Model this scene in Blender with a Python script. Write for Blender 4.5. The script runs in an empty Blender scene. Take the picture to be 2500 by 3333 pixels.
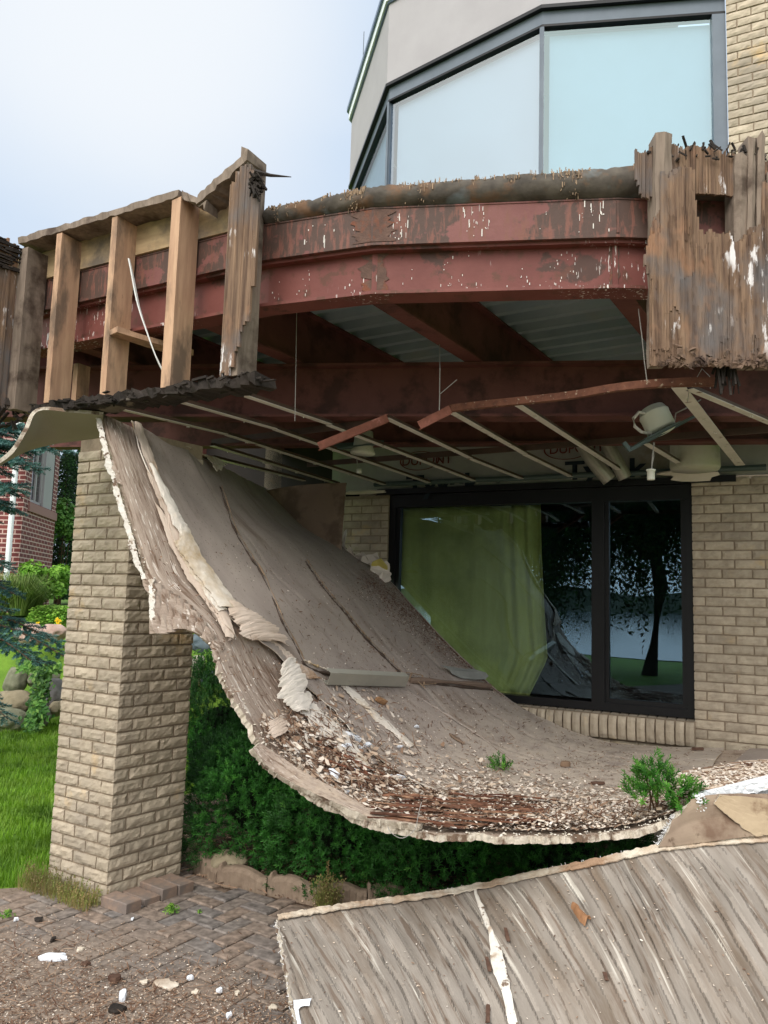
import bpy, math, random
from mathutils import Vector as V, noise as NZ, Matrix
random.seed(7)
rnd=random.random; U=random.uniform
S=bpy.context.scene
# ---------------- camera (image measures are in pixels of the 2500x3333 photograph) ----------------
FPX=2560.; PIT=math.radians(6.38); ROL=math.radians(1.7); CH=1.68
Fd=V((0,math.cos(PIT),math.sin(PIT))); R0=V((1,0,0)); U0=V((0,-math.sin(PIT),math.cos(PIT)))
Rc=math.cos(ROL)*R0+math.sin(ROL)*U0; Uc=math.cos(ROL)*U0-math.sin(ROL)*R0
CP=V((0,0,CH))
cam=bpy.data.cameras.new('camera'); co=bpy.data.objects.new('camera',cam); S.collection.objects.link(co)
co.matrix_world=Matrix(((Rc.x,Uc.x,-Fd.x,0),(Rc.y,Uc.y,-Fd.y,0),(Rc.z,Uc.z,-Fd.z,CH),(0,0,0,1)))
cam.sensor_fit='VERTICAL'; cam.sensor_height=24; cam.sensor_width=18; cam.lens=24*FPX/3333.
cam.clip_start=.05; cam.clip_end=2000
S.camera=co
# ---------------- sky ----------------
SUN_AZ=math.radians(-152); SUN_EL=math.radians(42)
w=bpy.data.worlds.new('World'); S.world=w; w.use_nodes=True
nt=w.node_tree; N=nt.nodes; L=nt.links
for n in list(N): N.remove(n)
out=N.new('ShaderNodeOutputWorld'); bg=N.new('ShaderNodeBackground')
sky=N.new('ShaderNodeTexSky'); sky.sky_type='NISHITA'; sky.sun_disc=False
sky.sun_elevation=SUN_EL; sky.sun_rotation=SUN_AZ
tc=N.new('ShaderNodeTexCoord'); mp=N.new('ShaderNodeMapping'); mp.inputs['Scale'].default_value=(1,1,2.2)
nz=N.new('ShaderNodeTexNoise'); nz.inputs['Scale'].default_value=1.6; nz.inputs['Detail'].default_value=7; nz.inputs['Roughness'].default_value=.5
rp=N.new('ShaderNodeValToRGB'); rp.color_ramp.elements[0].position=.44; rp.color_ramp.elements[0].color=(4.8,5.75,7.0,1)
rp.color_ramp.elements[1].position=.82; rp.color_ramp.elements[1].color=(5.8,6.4,7.2,1)
dt=N.new('ShaderNodeVectorMath'); dt.operation='DOT_PRODUCT'
g=(Fd+Rc*((420-1250)/FPX)+Uc*((1666.5+100)/FPX)).normalized()
dt.inputs[1].default_value=g
mr=N.new('ShaderNodeMapRange'); mr.inputs['From Min'].default_value=.955; mr.inputs['From Max'].default_value=1.0
mr.inputs['To Min'].default_value=0; mr.inputs['To Max'].default_value=.8; mr.interpolation_type='SMOOTHSTEP'
mx2=N.new('ShaderNodeMix'); mx2.data_type='RGBA'; mx2.inputs['B'].default_value=(7.2,7.4,7.6,1)
mx=N.new('ShaderNodeMix'); mx.data_type='RGBA'; mx.inputs['Factor'].default_value=.98
L.new(tc.outputs['Generated'],mp.inputs['Vector']); L.new(mp.outputs[0],nz.inputs['Vector']); L.new(nz.outputs['Fac'],rp.inputs['Fac'])
L.new(tc.outputs['Generated'],dt.inputs[0]); L.new(dt.outputs['Value'],mr.inputs['Value']); L.new(mr.outputs[0],mx2.inputs['Factor']); L.new(rp.outputs[0],mx2.inputs['A'])
L.new(sky.outputs[0],mx.inputs['A']); 
# wide sky glow round the sun direction, added behind the camera as soft fill
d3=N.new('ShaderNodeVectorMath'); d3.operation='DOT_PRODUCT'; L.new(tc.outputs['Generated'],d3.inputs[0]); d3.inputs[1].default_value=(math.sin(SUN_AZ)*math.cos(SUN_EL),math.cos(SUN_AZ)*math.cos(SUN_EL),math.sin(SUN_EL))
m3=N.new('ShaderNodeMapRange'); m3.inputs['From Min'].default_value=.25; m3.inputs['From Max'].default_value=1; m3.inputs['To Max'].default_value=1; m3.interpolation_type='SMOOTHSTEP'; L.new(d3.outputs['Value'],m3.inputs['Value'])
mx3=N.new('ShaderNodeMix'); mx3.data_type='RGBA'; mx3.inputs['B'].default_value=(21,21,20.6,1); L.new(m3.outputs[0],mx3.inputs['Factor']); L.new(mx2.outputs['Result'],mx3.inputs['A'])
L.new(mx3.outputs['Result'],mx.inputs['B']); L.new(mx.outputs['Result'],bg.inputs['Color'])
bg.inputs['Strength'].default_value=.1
L.new(bg.outputs[0],out.inputs[0])
sl=bpy.data.lights.new('sun','SUN'); sl.energy=1.3; sl.angle=math.radians(26); sl.color=(1,.96,.91)
so=bpy.data.objects.new('sun',sl); S.collection.objects.link(so); so.location=(-8,-6,14)
sd=V((math.sin(SUN_AZ)*math.cos(SUN_EL),math.cos(SUN_AZ)*math.cos(SUN_EL),math.sin(SUN_EL)))
so.rotation_euler=sd.to_track_quat('Z','Y').to_euler()
S.view_settings.view_transform='Standard'; S.view_settings.look='None'; S.view_settings.exposure=.42; S.view_settings.gamma=1
S.cycles.max_bounces=8; S.cycles.diffuse_bounces=4; S.cycles.transparent_max_bounces=16
# ---------------- pixel -> point ----------------
def ray(x,y): return Fd+Rc*((x-1250)/FPX)+Uc*((1666.5-y)/FPX)
def PY(x,y,d): v=ray(x,y); return CP+v*(d/v.y)
def PZ(x,y,z): v=ray(x,y); return CP+v*((z-CH)/v.z)
def AZ(a): a=math.radians(a); return V((math.sin(a),math.cos(a),0))
def PP(x,y,P0,az,off=0):
    d=AZ(az); n=V((d.y,-d.x,0)); 
    if n.y<0: n=-n
    v=ray(x,y); return CP+v*((P0+n*off-CP).dot(n)/v.dot(n))
Z=V((0,0,1))
# ---------------- materials ----------------
def lin(c):
    return tuple(((x/255.)/12.92 if x/255.<.04045 else ((x/255.+.055)/1.055)**2.4) for x in c)+(1,)
def mk(name,c1,c2,scale=6,st=(1,1,1),c3=None,s3=2.,t3=(.5,.6),st3=(1,1,1),bump=.3,bs=None,rough=.85,metal=0,attr=None,vamt=.5,coord='obj',spec=.3,detail=8,lo=.35,hi=.65,bd=.01,c4=None,s4=30,t4=(.6,.66),st4=(1,1,1),c5=None,s5=8,t5=(.5,.6),st5=(1,1,1),mask=None,bb=0):
    m=bpy.data.materials.new(name); m.use_nodes=True; nt=m.node_tree; N=nt.nodes; L=nt.links
    b=N['Principled BSDF']; b.inputs['Roughness'].default_value=rough; b.inputs['Metallic'].default_value=metal; b.inputs['Specular IOR Level'].default_value=spec
    if coord=='obj': src=N.new('ShaderNodeTexCoord').outputs['Object']
    else:
        a=N.new('ShaderNodeAttribute'); a.attribute_name='suv'; src=a.outputs['Vector']
    def nz(sc,st,det=detail,off=0):
        mp=N.new('ShaderNodeMapping'); mp.inputs['Scale'].default_value=st; mp.inputs['Location'].default_value=(off,off*.7,off*.3)
        n=N.new('ShaderNodeTexNoise'); n.inputs['Scale'].default_value=sc; n.inputs['Detail'].default_value=det; n.inputs['Roughness'].default_value=.62
        L.new(src,mp.inputs[0]); L.new(mp.outputs[0],n.inputs['Vector']); return n.outputs['Fac']
    def rmp(f,a,b_):
        r=N.new('ShaderNodeMapRange'); r.inputs['From Min'].default_value=a; r.inputs['From Max'].default_value=b_; L.new(f,r.inputs['Value']); return r.outputs[0]
    def mix(f,a,b_):
        x=N.new('ShaderNodeMix'); x.data_type='RGBA'; L.new(f,x.inputs['Factor'])
        for s,v in (('A',a),('B',b_)):
            if isinstance(v,tuple): x.inputs[s].default_value=v
            else: L.new(v,x.inputs[s])
        return x.outputs['Result']
    n1=nz(scale,st); col=mix(rmp(n1,lo,hi),lin(c1),lin(c2))
    if c3: col=mix(rmp(nz(s3,st3,6,3.3),*t3),col,lin(c3))
    if c4: col=mix(rmp(nz(s4,st4,4,7.7),*t4),col,lin(c4))
    if c5:
        f=rmp(nz(s5,st5,5,12.1),*t5)
        if mask:
            if len(mask)==3 and isinstance(mask[0],int):
                sx=N.new('ShaderNodeSeparateXYZ'); L.new(src,sx.inputs[0]); g_=rmp(sx.outputs[mask[0]],mask[1],mask[2])
            elif len(mask)==3:
                g_=rmp(nz(*mask[0:1],(1,1,1),2,21.),mask[1],mask[2])
            else:
                d_=N.new('ShaderNodeVectorMath'); d_.operation='DOT_PRODUCT'; L.new(src,d_.inputs[0]); d_.inputs[1].default_value=mask[0:3]; g_=rmp(d_.outputs['Value'],mask[3],mask[4])
            mm=N.new('ShaderNodeMath'); mm.operation='MULTIPLY'; L.new(f,mm.inputs[0]); L.new(g_,mm.inputs[1]); f=mm.outputs[0]
        col=mix(f,col,lin(c5))
    if attr:
        a=N.new('ShaderNodeAttribute'); a.attribute_name='v'
        h=N.new('ShaderNodeMapRange'); h.inputs['To Min'].default_value=1-vamt; h.inputs['To Max'].default_value=1+vamt; L.new(a.outputs['Fac'],h.inputs['Value'])
        vm=N.new('ShaderNodeVectorMath'); vm.operation='SCALE'; L.new(col,vm.inputs[0]); L.new(h.outputs[0],vm.inputs['Scale']); col=vm.outputs[0]
    L.new(col,b.inputs['Base Color'])
    if bump:
        bp=N.new('ShaderNodeBump'); bp.inputs['Strength'].default_value=bump; bp.inputs['Distance'].default_value=bd
        L.new(nz(bs,st,6,1.1) if bs else n1,bp.inputs['Height']); L.new(bp.outputs[0],b.inputs['Normal'])
    return m
def ramp_attr(name,cols,rough=.9,nscale=0):
    """colour picked by the per-face value v from a list (constant steps): many small pieces of different colours"""
    m=bpy.data.materials.new(name); m.use_nodes=True; N=m.node_tree.nodes; L=m.node_tree.links; b=N['Principled BSDF']
    b.inputs['Roughness'].default_value=rough; b.inputs['Specular IOR Level'].default_value=.2
    a=N.new('ShaderNodeAttribute'); a.attribute_name='v'; r=N.new('ShaderNodeValToRGB'); r.color_ramp.interpolation='LINEAR'
    e=r.color_ramp.elements
    while len(e)<len(cols): e.new(.5)
    for i,c in enumerate(cols): e[i].position=i/(len(cols)-1.); e[i].color=lin(c)
    L.new(a.outputs['Fac'],r.inputs['Fac'])
    if nscale:
        t=N.new('ShaderNodeTexCoord'); n=N.new('ShaderNodeTexNoise'); n.inputs['Scale'].default_value=nscale; L.new(t.outputs['Object'],n.inputs['Vector'])
        h=N.new('ShaderNodeMapRange'); h.inputs['From Min'].default_value=.3; h.inputs['From Max'].default_value=.7; h.inputs['To Min'].default_value=.55; h.inputs['To Max'].default_value=1.35; L.new(n.outputs['Fac'],h.inputs['Value'])
        vm=N.new('ShaderNodeVectorMath'); vm.operation='SCALE'; L.new(r.outputs[0],vm.inputs[0]); L.new(h.outputs[0],vm.inputs['Scale']); L.new(vm.outputs[0],b.inputs['Base Color'])
    else: L.new(r.outputs[0],b.inputs['Base Color'])
    return m
def leafmat(name,cols,trans=.25):
    m=ramp_attr(name,cols,.55,3.)
    N=m.node_tree.nodes; L=m.node_tree.links; b=N['Principled BSDF']
    b.inputs['Specular IOR Level'].default_value=.35
    tr=N.new('ShaderNodeBsdfTranslucent'); ms=N.new('ShaderNodeMixShader'); ms.inputs[0].default_value=trans
    src=b.inputs['Base Color'].links[0].from_socket; L.new(src,tr.inputs['Color'])
    o=[n for n in N if n.type=='OUTPUT_MATERIAL'][0]; L.new(b.outputs[0],ms.inputs[1]); L.new(tr.outputs[0],ms.inputs[2]); L.new(ms.outputs[0],o.inputs[0])
    return m
def glass(name,tint,refl,rtint=(1,1,1),rough=0.0,wav=0):
    m=bpy.data.materials.new(name); m.use_nodes=True; N=m.node_tree.nodes; L=m.node_tree.links
    for n in list(N): N.remove(n)
    o=N.new('ShaderNodeOutputMaterial'); t=N.new('ShaderNodeBsdfTransparent'); t.inputs[0].default_value=tint+(1,)
    g=N.new('ShaderNodeBsdfGlossy'); g.inputs['Roughness'].default_value=rough; g.inputs[0].default_value=rtint+(1,)
    s=N.new('ShaderNodeMixShader'); s.inputs[0].default_value=refl
    if wav:
        tc=N.new('ShaderNodeTexCoord'); n=N.new('ShaderNodeTexNoise'); n.inputs['Scale'].default_value=1.3; n.inputs['Detail'].default_value=1
        bp=N.new('ShaderNodeBump'); bp.inputs['Strength'].default_value=wav; bp.inputs['Distance'].default_value=.01; L.new(tc.outputs['Object'],n.inputs['Vector']); L.new(n.outputs['Fac'],bp.inputs['Height']); L.new(bp.outputs[0],g.inputs['Normal'])
    L.new(t.outputs[0],s.inputs[1]); L.new(g.outputs[0],s.inputs[2]); L.new(s.outputs[0],o.inputs[0]); return m
# ---------------- mesh builder ----------------
ORG={}
class MB:
    def __init__(s): s.v=[]; s.f=[]; s.m=[]; s.a=[]; s.uv=[]; s.mat=0; s.val=.5
    def vert(s,p,uv=None): s.v.append(tuple(p)); s.uv.append(uv or (0,0,0)); return len(s.v)-1
    def face(s,ix,mat=None,val=None): s.f.append(tuple(ix)); s.m.append(s.mat if mat is None else mat); s.a.append(s.val if val is None else val)
    def poly(s,pts,mat=None,val=None): s.face([s.vert(p) for p in pts],mat,val)
    def par(s,o,a,b,c):
        """box from corner o and edges a,b,c"""
        o,a,b,c=V(o),V(a),V(b),V(c)
        i=[s.vert(o+a*x+b*y+c*z) for x in (0,1) for y in (0,1) for z in (0,1)]
        if a.cross(b).dot(c)<0: q=[(0,2,3,1),(4,5,7,6),(0,1,5,4),(2,6,7,3),(0,4,6,2),(1,3,7,5)]
        else: q=[(0,1,3,2),(4,6,7,5),(0,4,5,1),(2,3,7,6),(0,2,6,4),(1,5,7,3)]
        for k in q: s.face([i[j] for j in k])
    def bar(s,p,q,w,h,up=Z,n=1,jit=0,ju=None):
        """bar centred on p-q: width w sideways, h along up"""
        p,q=V(p),V(q); d=(q-p).normalized(); sd=d.cross(up).normalized(); u=sd.cross(d).normalized()
        rings=[]
        for k in range(n+1):
            c=p+(q-p)*(k/n); r=[]
            for a,b in ((-1,-1),(1,-1),(1,1),(-1,1)):
                x=c+sd*(a*w/2)+u*(b*h/2)
                if jit: x=x+V((U(-jit,jit),U(-jit,jit),U(-jit,jit)))
                r.append(s.vert(x,(k/n*(q-p).length,a*w/2,b*h/2)))
            rings.append(r)
        for k in range(n):
            for j in range(4): s.face((rings[k][j],rings[k][(j+1)%4],rings[k+1][(j+1)%4],rings[k+1][j]))
        s.face(rings[0][::-1]); s.face(rings[-1])
    def tube(s,pts,r,n=8,cap=True,rf=None):
        pts=[V(p) for p in pts]; rings=[]
        for k,p in enumerate(pts):
            d=(pts[min(k+1,len(pts)-1)]-pts[max(k-1,0)]).normalized(); a=d.cross(Z)
            if a.length<.05: a=d.cross(V((1,0,0)))
            a.normalize(); b=a.cross(d); rr=rf(k/(len(pts)-1)) if rf else r
            rings.append([s.vert(p+a*math.cos(t*2*math.pi/n)*rr+b*math.sin(t*2*math.pi/n)*rr) for t in range(n)])
        for k in range(len(rings)-1):
            for j in range(n): s.face((rings[k][j],rings[k][(j+1)%n],rings[k+1][(j+1)%n],rings[k+1][j]))
        if cap: s.face(rings[0][::-1]); s.face(rings[-1])
    def sheet(s,fn,nu,nv,th=.012,mt=0,mb=1,me=1,flip=False,uvs=(1,1),swap=False,uvo=0):
        """thick surface: fn(u,v)->point"""
        P=[[fn(i/nu,j/nv) for j in range(nv+1)] for i in range(nu+1)]
        def nrm(i,j):
            a=P[min(i+1,nu)][j]-P[max(i-1,0)][j]; b=P[i][min(j+1,nv)]-P[i][max(j-1,0)][:] if False else P[i][min(j+1,nv)]-P[i][max(j-1,0)]
            n=a.cross(b); 
            return n.normalized() if n.length>1e-9 else Z
        sg=-1 if flip else 1
        T=[[0]*(nv+1) for _ in range(nu+1)]; B=[[0]*(nv+1) for _ in range(nu+1)]
        for i in range(nu+1):
            for j in range(nv+1):
                n=nrm(i,j)*sg; uv=(i/nu*uvs[0]+uvo,j/nv*uvs[1],0)
                if swap: uv=(uv[1],uv[0],0)
                T[i][j]=s.vert(P[i][j],uv); B[i][j]=s.vert(P[i][j]-n*th,uv)
        for i in range(nu):
            for j in range(nv):
                q=(T[i][j],T[i+1][j],T[i+1][j+1],T[i][j+1]); b=(B[i][j],B[i][j+1],B[i+1][j+1],B[i+1][j])
                if flip: q=q[::-1]; b=b[::-1]
                s.face(q,mt); s.face(b,mb)
        for i in range(nu):
            for j,o in ((0,1),(nv,0)):
                q=(T[i][j],B[i][j],B[i+1][j],T[i+1][j]); s.face(q if (o^flip) else q[::-1],me)
        for j in range(nv):
            for i,o in ((0,0),(nu,1)):
                q=(T[i][j],B[i][j],B[i][j+1],T[i][j+1]); s.face(q if (o^flip) else q[::-1],me)
    def lathe(s,base,prof,n=20,axis=Z):
        axis=V(axis).normalized(); a=axis.cross(V((0,1,0))); 
        if a.length<.1: a=axis.cross(V((1,0,0)))
        a.normalize(); b=axis.cross(a)
        R=[[s.vert(V(base)+axis*h+a*math.cos(t*2*math.pi/n)*r+b*math.sin(t*2*math.pi/n)*r) for t in range(n)] for r,h in prof]
        for k in range(len(R)-1):
            for j in range(n): s.face((R[k][j],R[k][(j+1)%n],R[k+1][(j+1)%n],R[k+1][j]))
        s.face(R[0][::-1]); s.face(R[-1])
    def build(s,name,mats,parent=None,label=None,cat=None,group=None,kind=None,smooth=False,org=None):
        if not isinstance(mats,(list,tuple)): mats=[mats]
        if parent is not None: o0=ORG[parent.name]
        elif org is not None: o0=V(org)
        else:
            xs=[p[0] for p in s.v]; ys=[p[1] for p in s.v]; zs=[p[2] for p in s.v]
            o0=V(((min(xs)+max(xs))/2,(min(ys)+max(ys))/2,min(zs)))
            if kind=='structure': o0=V((0,0,0))
        me=bpy.data.meshes.new(name); me.from_pydata([(p[0]-o0.x,p[1]-o0.y,p[2]-o0.z) for p in s.v],[],s.f)
        for m in mats: me.materials.append(m)
        me.polygons.foreach_set('material_index',s.m)
        at=me.attributes.new('v','FLOAT','FACE'); at.data.foreach_set('value',s.a)
        au=me.attributes.new('suv','FLOAT_VECTOR','POINT'); au.data.foreach_set('vector',[c for t in s.uv for c in t])
        if smooth: me.polygons.foreach_set('use_smooth',[True]*len(me.polygons))
        me.update()
        o=bpy.data.objects.new(name,me); S.collection.objects.link(o)
        if parent is not None: o.parent=parent
        else: o.location=o0
        ORG[o.name]=o0
        tag(o,label,cat,group,kind); return o
def tag(o,label=None,cat=None,group=None,kind=None):
    if label: o['label']=label
    if cat: o['category']=cat
    if group: o['group']=group
    if kind: o['kind']=kind
def empty(name,loc,label,cat,group=None):
    o=bpy.data.objects.new(name,None); o.empty_display_size=.1; S.collection.objects.link(o); o.location=loc; ORG[o.name]=V(loc); tag(o,label,cat,group); return o
def crom(P,t):
    """Catmull-Rom through list P, t in 0..1"""
    n=len(P)-1; x=max(0,min(.99999,t))*n; i=int(x); f=x-i
    a=P[max(i-1,0)]; b=P[i]; c=P[i+1]; d=P[min(i+2,n)]
    return b*1.0+(c-a)*(.5*f)+(a*2-b*5+c*4-d)*(.5*f*f)+(b*3-a-c*3+d)*(.5*f*f*f)
def lerpP(P,t):
    n=len(P)-1; x=max(0,min(.99999,t))*n; i=int(x); return P[i].lerp(P[i+1],x-i)
def fb(p,s=1.,o=4):
    return NZ.fractal(V(p)*s,1.,2.,o)
# ---------------- palette ----------------
M={}
M['brick']=mk('tan_rockface_brick',(162,148,129),(184,170,149),14,c3=(158,146,130),s3=2,t3=(.5,.7),c4=(186,160,122),s4=3.1,t4=(.6,.72),bump=.5,bs=60,attr=1,vamt=.15,bd=.004)
M['brick_top']=M['brick']
M['mortar']=mk('mortar',(150,134,114),(134,118,100),30,bump=.3)
M['pale_panel']=mk('pale_stucco',(162,157,159),(170,165,167),2,bump=.15,bs=200,bd=.002,rough=.9)
M['greyframe']=mk('grey_frame_metal',(98,106,116),(110,118,128),3,bump=0,rough=.5)
M['darkframe']=mk('black_frame_metal',(14,14,16),(20,20,22),3,bump=0,rough=.4)
M['flash']=mk('grey_metal_cap',(100,115,140),(120,132,152),3,bump=0,rough=.4,metal=.3)
M['whitepaint']=mk('white_paint',(225,228,232),(236,238,240),3,bump=0,rough=.6)
M['steel']=mk('red_oxide_steel',(108,60,54),(126,74,66),3,c3=(78,54,46),s3=2.6,t3=(.57,.60),c4=(98,62,50),s4=11,t4=(.55,.63),c5=(224,216,210),s5=7,t5=(.60,.63),st5=(9,9,1.4),mask=(1.7,.50,.58),bump=.35,bs=25,rough=.6,bd=.004)
M['steel_up']=mk('red_oxide_channel',(112,68,64),(130,84,78),3,c3=(82,62,54),s3=2.3,t3=(.455,.475),c4=(110,74,66),s4=14,t4=(.6,.66),c5=(120,78,66),s5=10,t5=(.5,.62),st5=(4,4,.8),bump=.4,bs=25,rough=.6,bd=.006)
M['steel_in']=mk('dark_red_steel',(92,54,48),(108,66,58),3,c3=(70,42,34),s3=5,t3=(.5,.62),bump=.3,bs=25,rough=.65)
M['rust']=mk('rusty_steel',(120,78,60),(92,58,46),25,c3=(170,150,130),s3=40,t3=(.6,.66),bump=.6,bs=60,bd=.003)
M['decking']=mk('galvanised_decking',(146,166,170),(166,182,182),2,(1,1,1),c3=(168,176,168),s3=1.4,t3=(.58,.7),bump=.1,rough=.5,metal=.1)
M['wood']=mk('framing_lumber',(172,136,110),(198,162,132),3,(9,9,1),c3=(120,100,84),s3=2.2,t3=(.52,.66),st3=(3,3,1),c4=(92,60,42),s4=9,t4=(.7,.74),st4=(2,2,1),bump=.35,bs=40,bd=.003)
M['wood_h']=mk('rim_board',(168,142,108),(190,164,128),4,(1,1,8),c3=(110,98,86),s3=3,t3=(.48,.64),bump=.3,bd=.004)
M['greywood']=mk('weathered_lumber',(112,98,86),(142,126,112),4,(8,8,1),c3=(80,66,56),s3=4,t3=(.5,.62),bump=.5,bd=.004)
M['rotwood']=mk('rotten_plywood',(84,64,52),(138,112,90),4,(12,12,.7),c3=(100,94,92),s3=2.0,t3=(.5,.66),st3=(1.5,1.5,1),c4=(140,106,82),s4=2.6,t4=(.56,.66),st4=(1.5,1.5,1),c5=(214,208,206),s5=7,t5=(.56,.60),st5=(3,3,.7),mask=(2.2,.5,.58),attr=1,vamt=.10,bump=.8,bs=9,bd=.006)
M['palewood']=mk('splintered_plywood',(122,102,82),(156,132,108),8,(9,9,1),attr=1,vamt=.4,bump=.3)
M['blackwood']=mk('black_rotten_wood',(30,25,22),(54,46,40),8,c3=(110,100,88),s3=5,t3=(.6,.66),bump=.8,bs=22,bd=.012)
M['rimdark']=mk('peeling_dark_rim',(66,60,54),(96,88,78),9,c3=(108,82,62),s3=6,t3=(.5,.62),c4=(116,126,130),s4=2.6,t4=(.55,.66),bump=.6,bs=24,bd=.006)
# ================= setting =================
M['soil']=mk('soil',(70,54,44),(98,78,64),20,c3=(120,104,84),s3=50,t3=(.58,.64),bump=.6,bs=40,bd=.01)
M['dirt']=mk('debris_dust',(122,106,92),(142,124,108),9,c3=(100,84,70),s3=30,t3=(.55,.62),bump=.5,bs=60,bd=.004)
M['lawn']=mk('lawn_turf',(84,118,34),(112,146,46),3,bump=.6,bs=60,bd=.02)
M['water']=mk('lake_water',(60,80,100),(70,90,110),2,bump=.2,bs=.8,rough=.08,spec=1,bd=.05)
M['hill']=mk('far_shore',(34,52,34),(52,70,44),.3,bump=0)
def fgrid(mb,x0,x1,y0,y1,nx,ny,h):
    I=[[mb.vert((x0+(x1-x0)*i/nx,y0+(y1-y0)*j/ny,h(x0+(x1-x0)*i/nx,y0+(y1-y0)*j/ny))) for j in range(ny+1)] for i in range(nx+1)]
    for i in range(nx):
        for j in range(ny): mb.face((I[i][j],I[i+1][j],I[i+1][j+1],I[i][j+1]))
def sm(a,b,x):
    t=max(0,min(1,(x-a)/(b-a))); return t*t*(3-2*t)
# terrain: level round the house, a raised terrace to the back left, the lake bank behind the camera
def terr(x,y):
    z=-.03
    d=(y-10.6)+(-x-4.5)*.12
    z+=1.32*sm(0,1.3,d)*sm(-.6,-2.2,x)
    z+=.25*sm(3,12,d)*sm(-.6,-2.2,x)
    z-=1.7*sm(-8,-34,y)
    return z
mb=MB(); fgrid(mb,-40,40,-38,45,160,166,terr); mb.build('ground',M['lawn'],kind='structure',smooth=True)
mb=MB(); mb.poly([(-900,-900,-2.4),(900,-900,-2.4),(900,-36,-1.62),(-900,-36,-1.62)]) ; 
mb=MB(); mb.poly([(-900,-900,-1.66),(900,-900,-1.66),(900,-33,-1.66),(-900,-33,-1.66)]); mb.build('lake',M['water'],kind='structure')
mb=MB(); mb.poly([(-900,45,1.2),(-40,45,1.2),(-40,-38,-1.7),(-900,-38,-1.7)]); mb.poly([(900,45,-.05),(900,-38,-1.7),(40,-38,-1.7),(40,45,-.05)]); mb.poly([(-900,44.9,1.2),(-900,900,1.2),(900,900,1.2),(900,44.9,1.2)]); mb.build('far_ground',M['lawn'],kind='structure')
mb=MB()
for k in range(60):
    x0=-700+k*24; x1=x0+24
    h0=13+6*NZ.noise(V((k*.35,1,2)))+3*NZ.noise(V((k*1.3,5,2))); h1=13+6*NZ.noise(V(((k+1)*.35,1,2)))+3*NZ.noise(V(((k+1)*1.3,5,2)))
    mb.poly([(x0,-420,-1.7),(x1,-420,-1.7),(x1,-450,h1),(x0,-450,h0)]); mb.poly([(x0,-450,h0),(x1,-450,h1),(x1,-600,-2),(x0,-600,-2)])
mb.build('far_shore',M['hill'],kind='structure')
# planting bed and patio
E1=AZ(-57); E2=AZ(33)
ARR=PZ(345,2938,0)
mb=MB(); bed=[ARR+E2*.55,PZ(601,2822,0),PZ(699,2877,0),PZ(863,2910,0),PZ(1020,2945,0),PZ(1200,2952,0),V((.6,4.35,0)),V((2.2,4.0,0)),V((3.4,5.3,0)),V((0,6.9,0)),V((-1.3,7.6,0)),V((-1.75,6.6,0))]
mb.poly([(p.x,p.y,-.012) for p in bed]); mb.build('planting_bed',M['soil'],kind='structure')
# chips of bark and stones over the bed = stuff
PAV=ramp_attr('paver_faces',[(116,111,108),(126,114,105),(136,119,106),(132,120,110),(120,114,110),(138,122,109)],.9,25)
def dusty(m,c,axis,a_,b_,sc=2.2):
    N=m.node_tree.nodes; L=m.node_tree.links; b=N['Principled BSDF']; old=b.inputs['Base Color'].links[0].from_socket
    t=N.new('ShaderNodeTexCoord'); d=N.new('ShaderNodeVectorMath'); d.operation='DOT_PRODUCT'; d.inputs[1].default_value=axis; L.new(t.outputs['Object'],d.inputs[0])
    n=N.new('ShaderNodeTexNoise'); n.inputs['Scale'].default_value=sc; n.inputs['Detail'].default_value=6; L.new(t.outputs['Object'],n.inputs['Vector'])
    ad=N.new('ShaderNodeMath'); ad.operation='MULTIPLY_ADD'; ad.inputs[1].default_value=1.2; L.new(n.outputs['Fac'],ad.inputs[0]); L.new(d.outputs['Value'],ad.inputs[2])
    r=N.new('ShaderNodeMapRange'); r.inputs['From Min'].default_value=a_; r.inputs['From Max'].default_value=b_; r.inputs['To Max'].default_value=.88; L.new(ad.outputs[0],r.inputs['Value'])
    n2=N.new('ShaderNodeTexNoise'); n2.inputs['Scale'].default_value=60; n2.inputs['Detail'].default_value=5; L.new(t.outputs['Object'],n2.inputs['Vector'])
    rr=N.new('ShaderNodeValToRGB'); rr.color_ramp.elements[0].position=.35; rr.color_ramp.elements[0].color=lin([x*.86 for x in c]); rr.color_ramp.elements[1].position=.65; rr.color_ramp.elements[1].color=lin([min(255,x*1.08) for x in c]); L.new(n2.outputs['Fac'],rr.inputs['Fac'])
    x=N.new('ShaderNodeMix'); x.data_type='RGBA'; L.new(r.outputs[0],x.inputs['Factor']); L.new(old,x.inputs['A']); L.new(rr.outputs[0],x.inputs['B']); L.new(x.outputs['Result'],b.inputs['Base Color'])
    bp=N.new('ShaderNodeBump'); bp.inputs['Strength'].default_value=.5; bp.inputs['Distance'].default_value=.003; L.new(n2.outputs['Fac'],bp.inputs['Height']); L.new(bp.outputs[0],b.inputs['Normal'])
dusty(PAV,(140,124,110),(-.58,-.81,0),-2.2,-1.5)
mb=MB(); mb.poly([(-5,-6,-.02),(5,-6,-.02),(5,4.2,-.02),(2.2,4.05,-.02),(.55,4.4,-.02),tuple(PZ(1200,2952,-.02)),tuple(PZ(863,2910,-.02)),tuple(PZ(601,2822,-.02)),(-1.5,4.9,-.02),(-1.95,4.75,-.02),(-2.7,4.55,-.02),(-5,4.4,-.02)])
mb.build('patio_sand_bed',M['dirt'],kind='structure')
import itertools
def inpoly(p,poly):
    c=False; n=len(poly)
    for i in range(n):
        a=poly[i]; b=poly[(i+1)%n]
        if (a[1]>p[1])!=(b[1]>p[1]) and p[0]<(b[0]-a[0])*(p[1]-a[1])/(b[1]-a[1])+a[0]: c=not c
    return c
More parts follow.
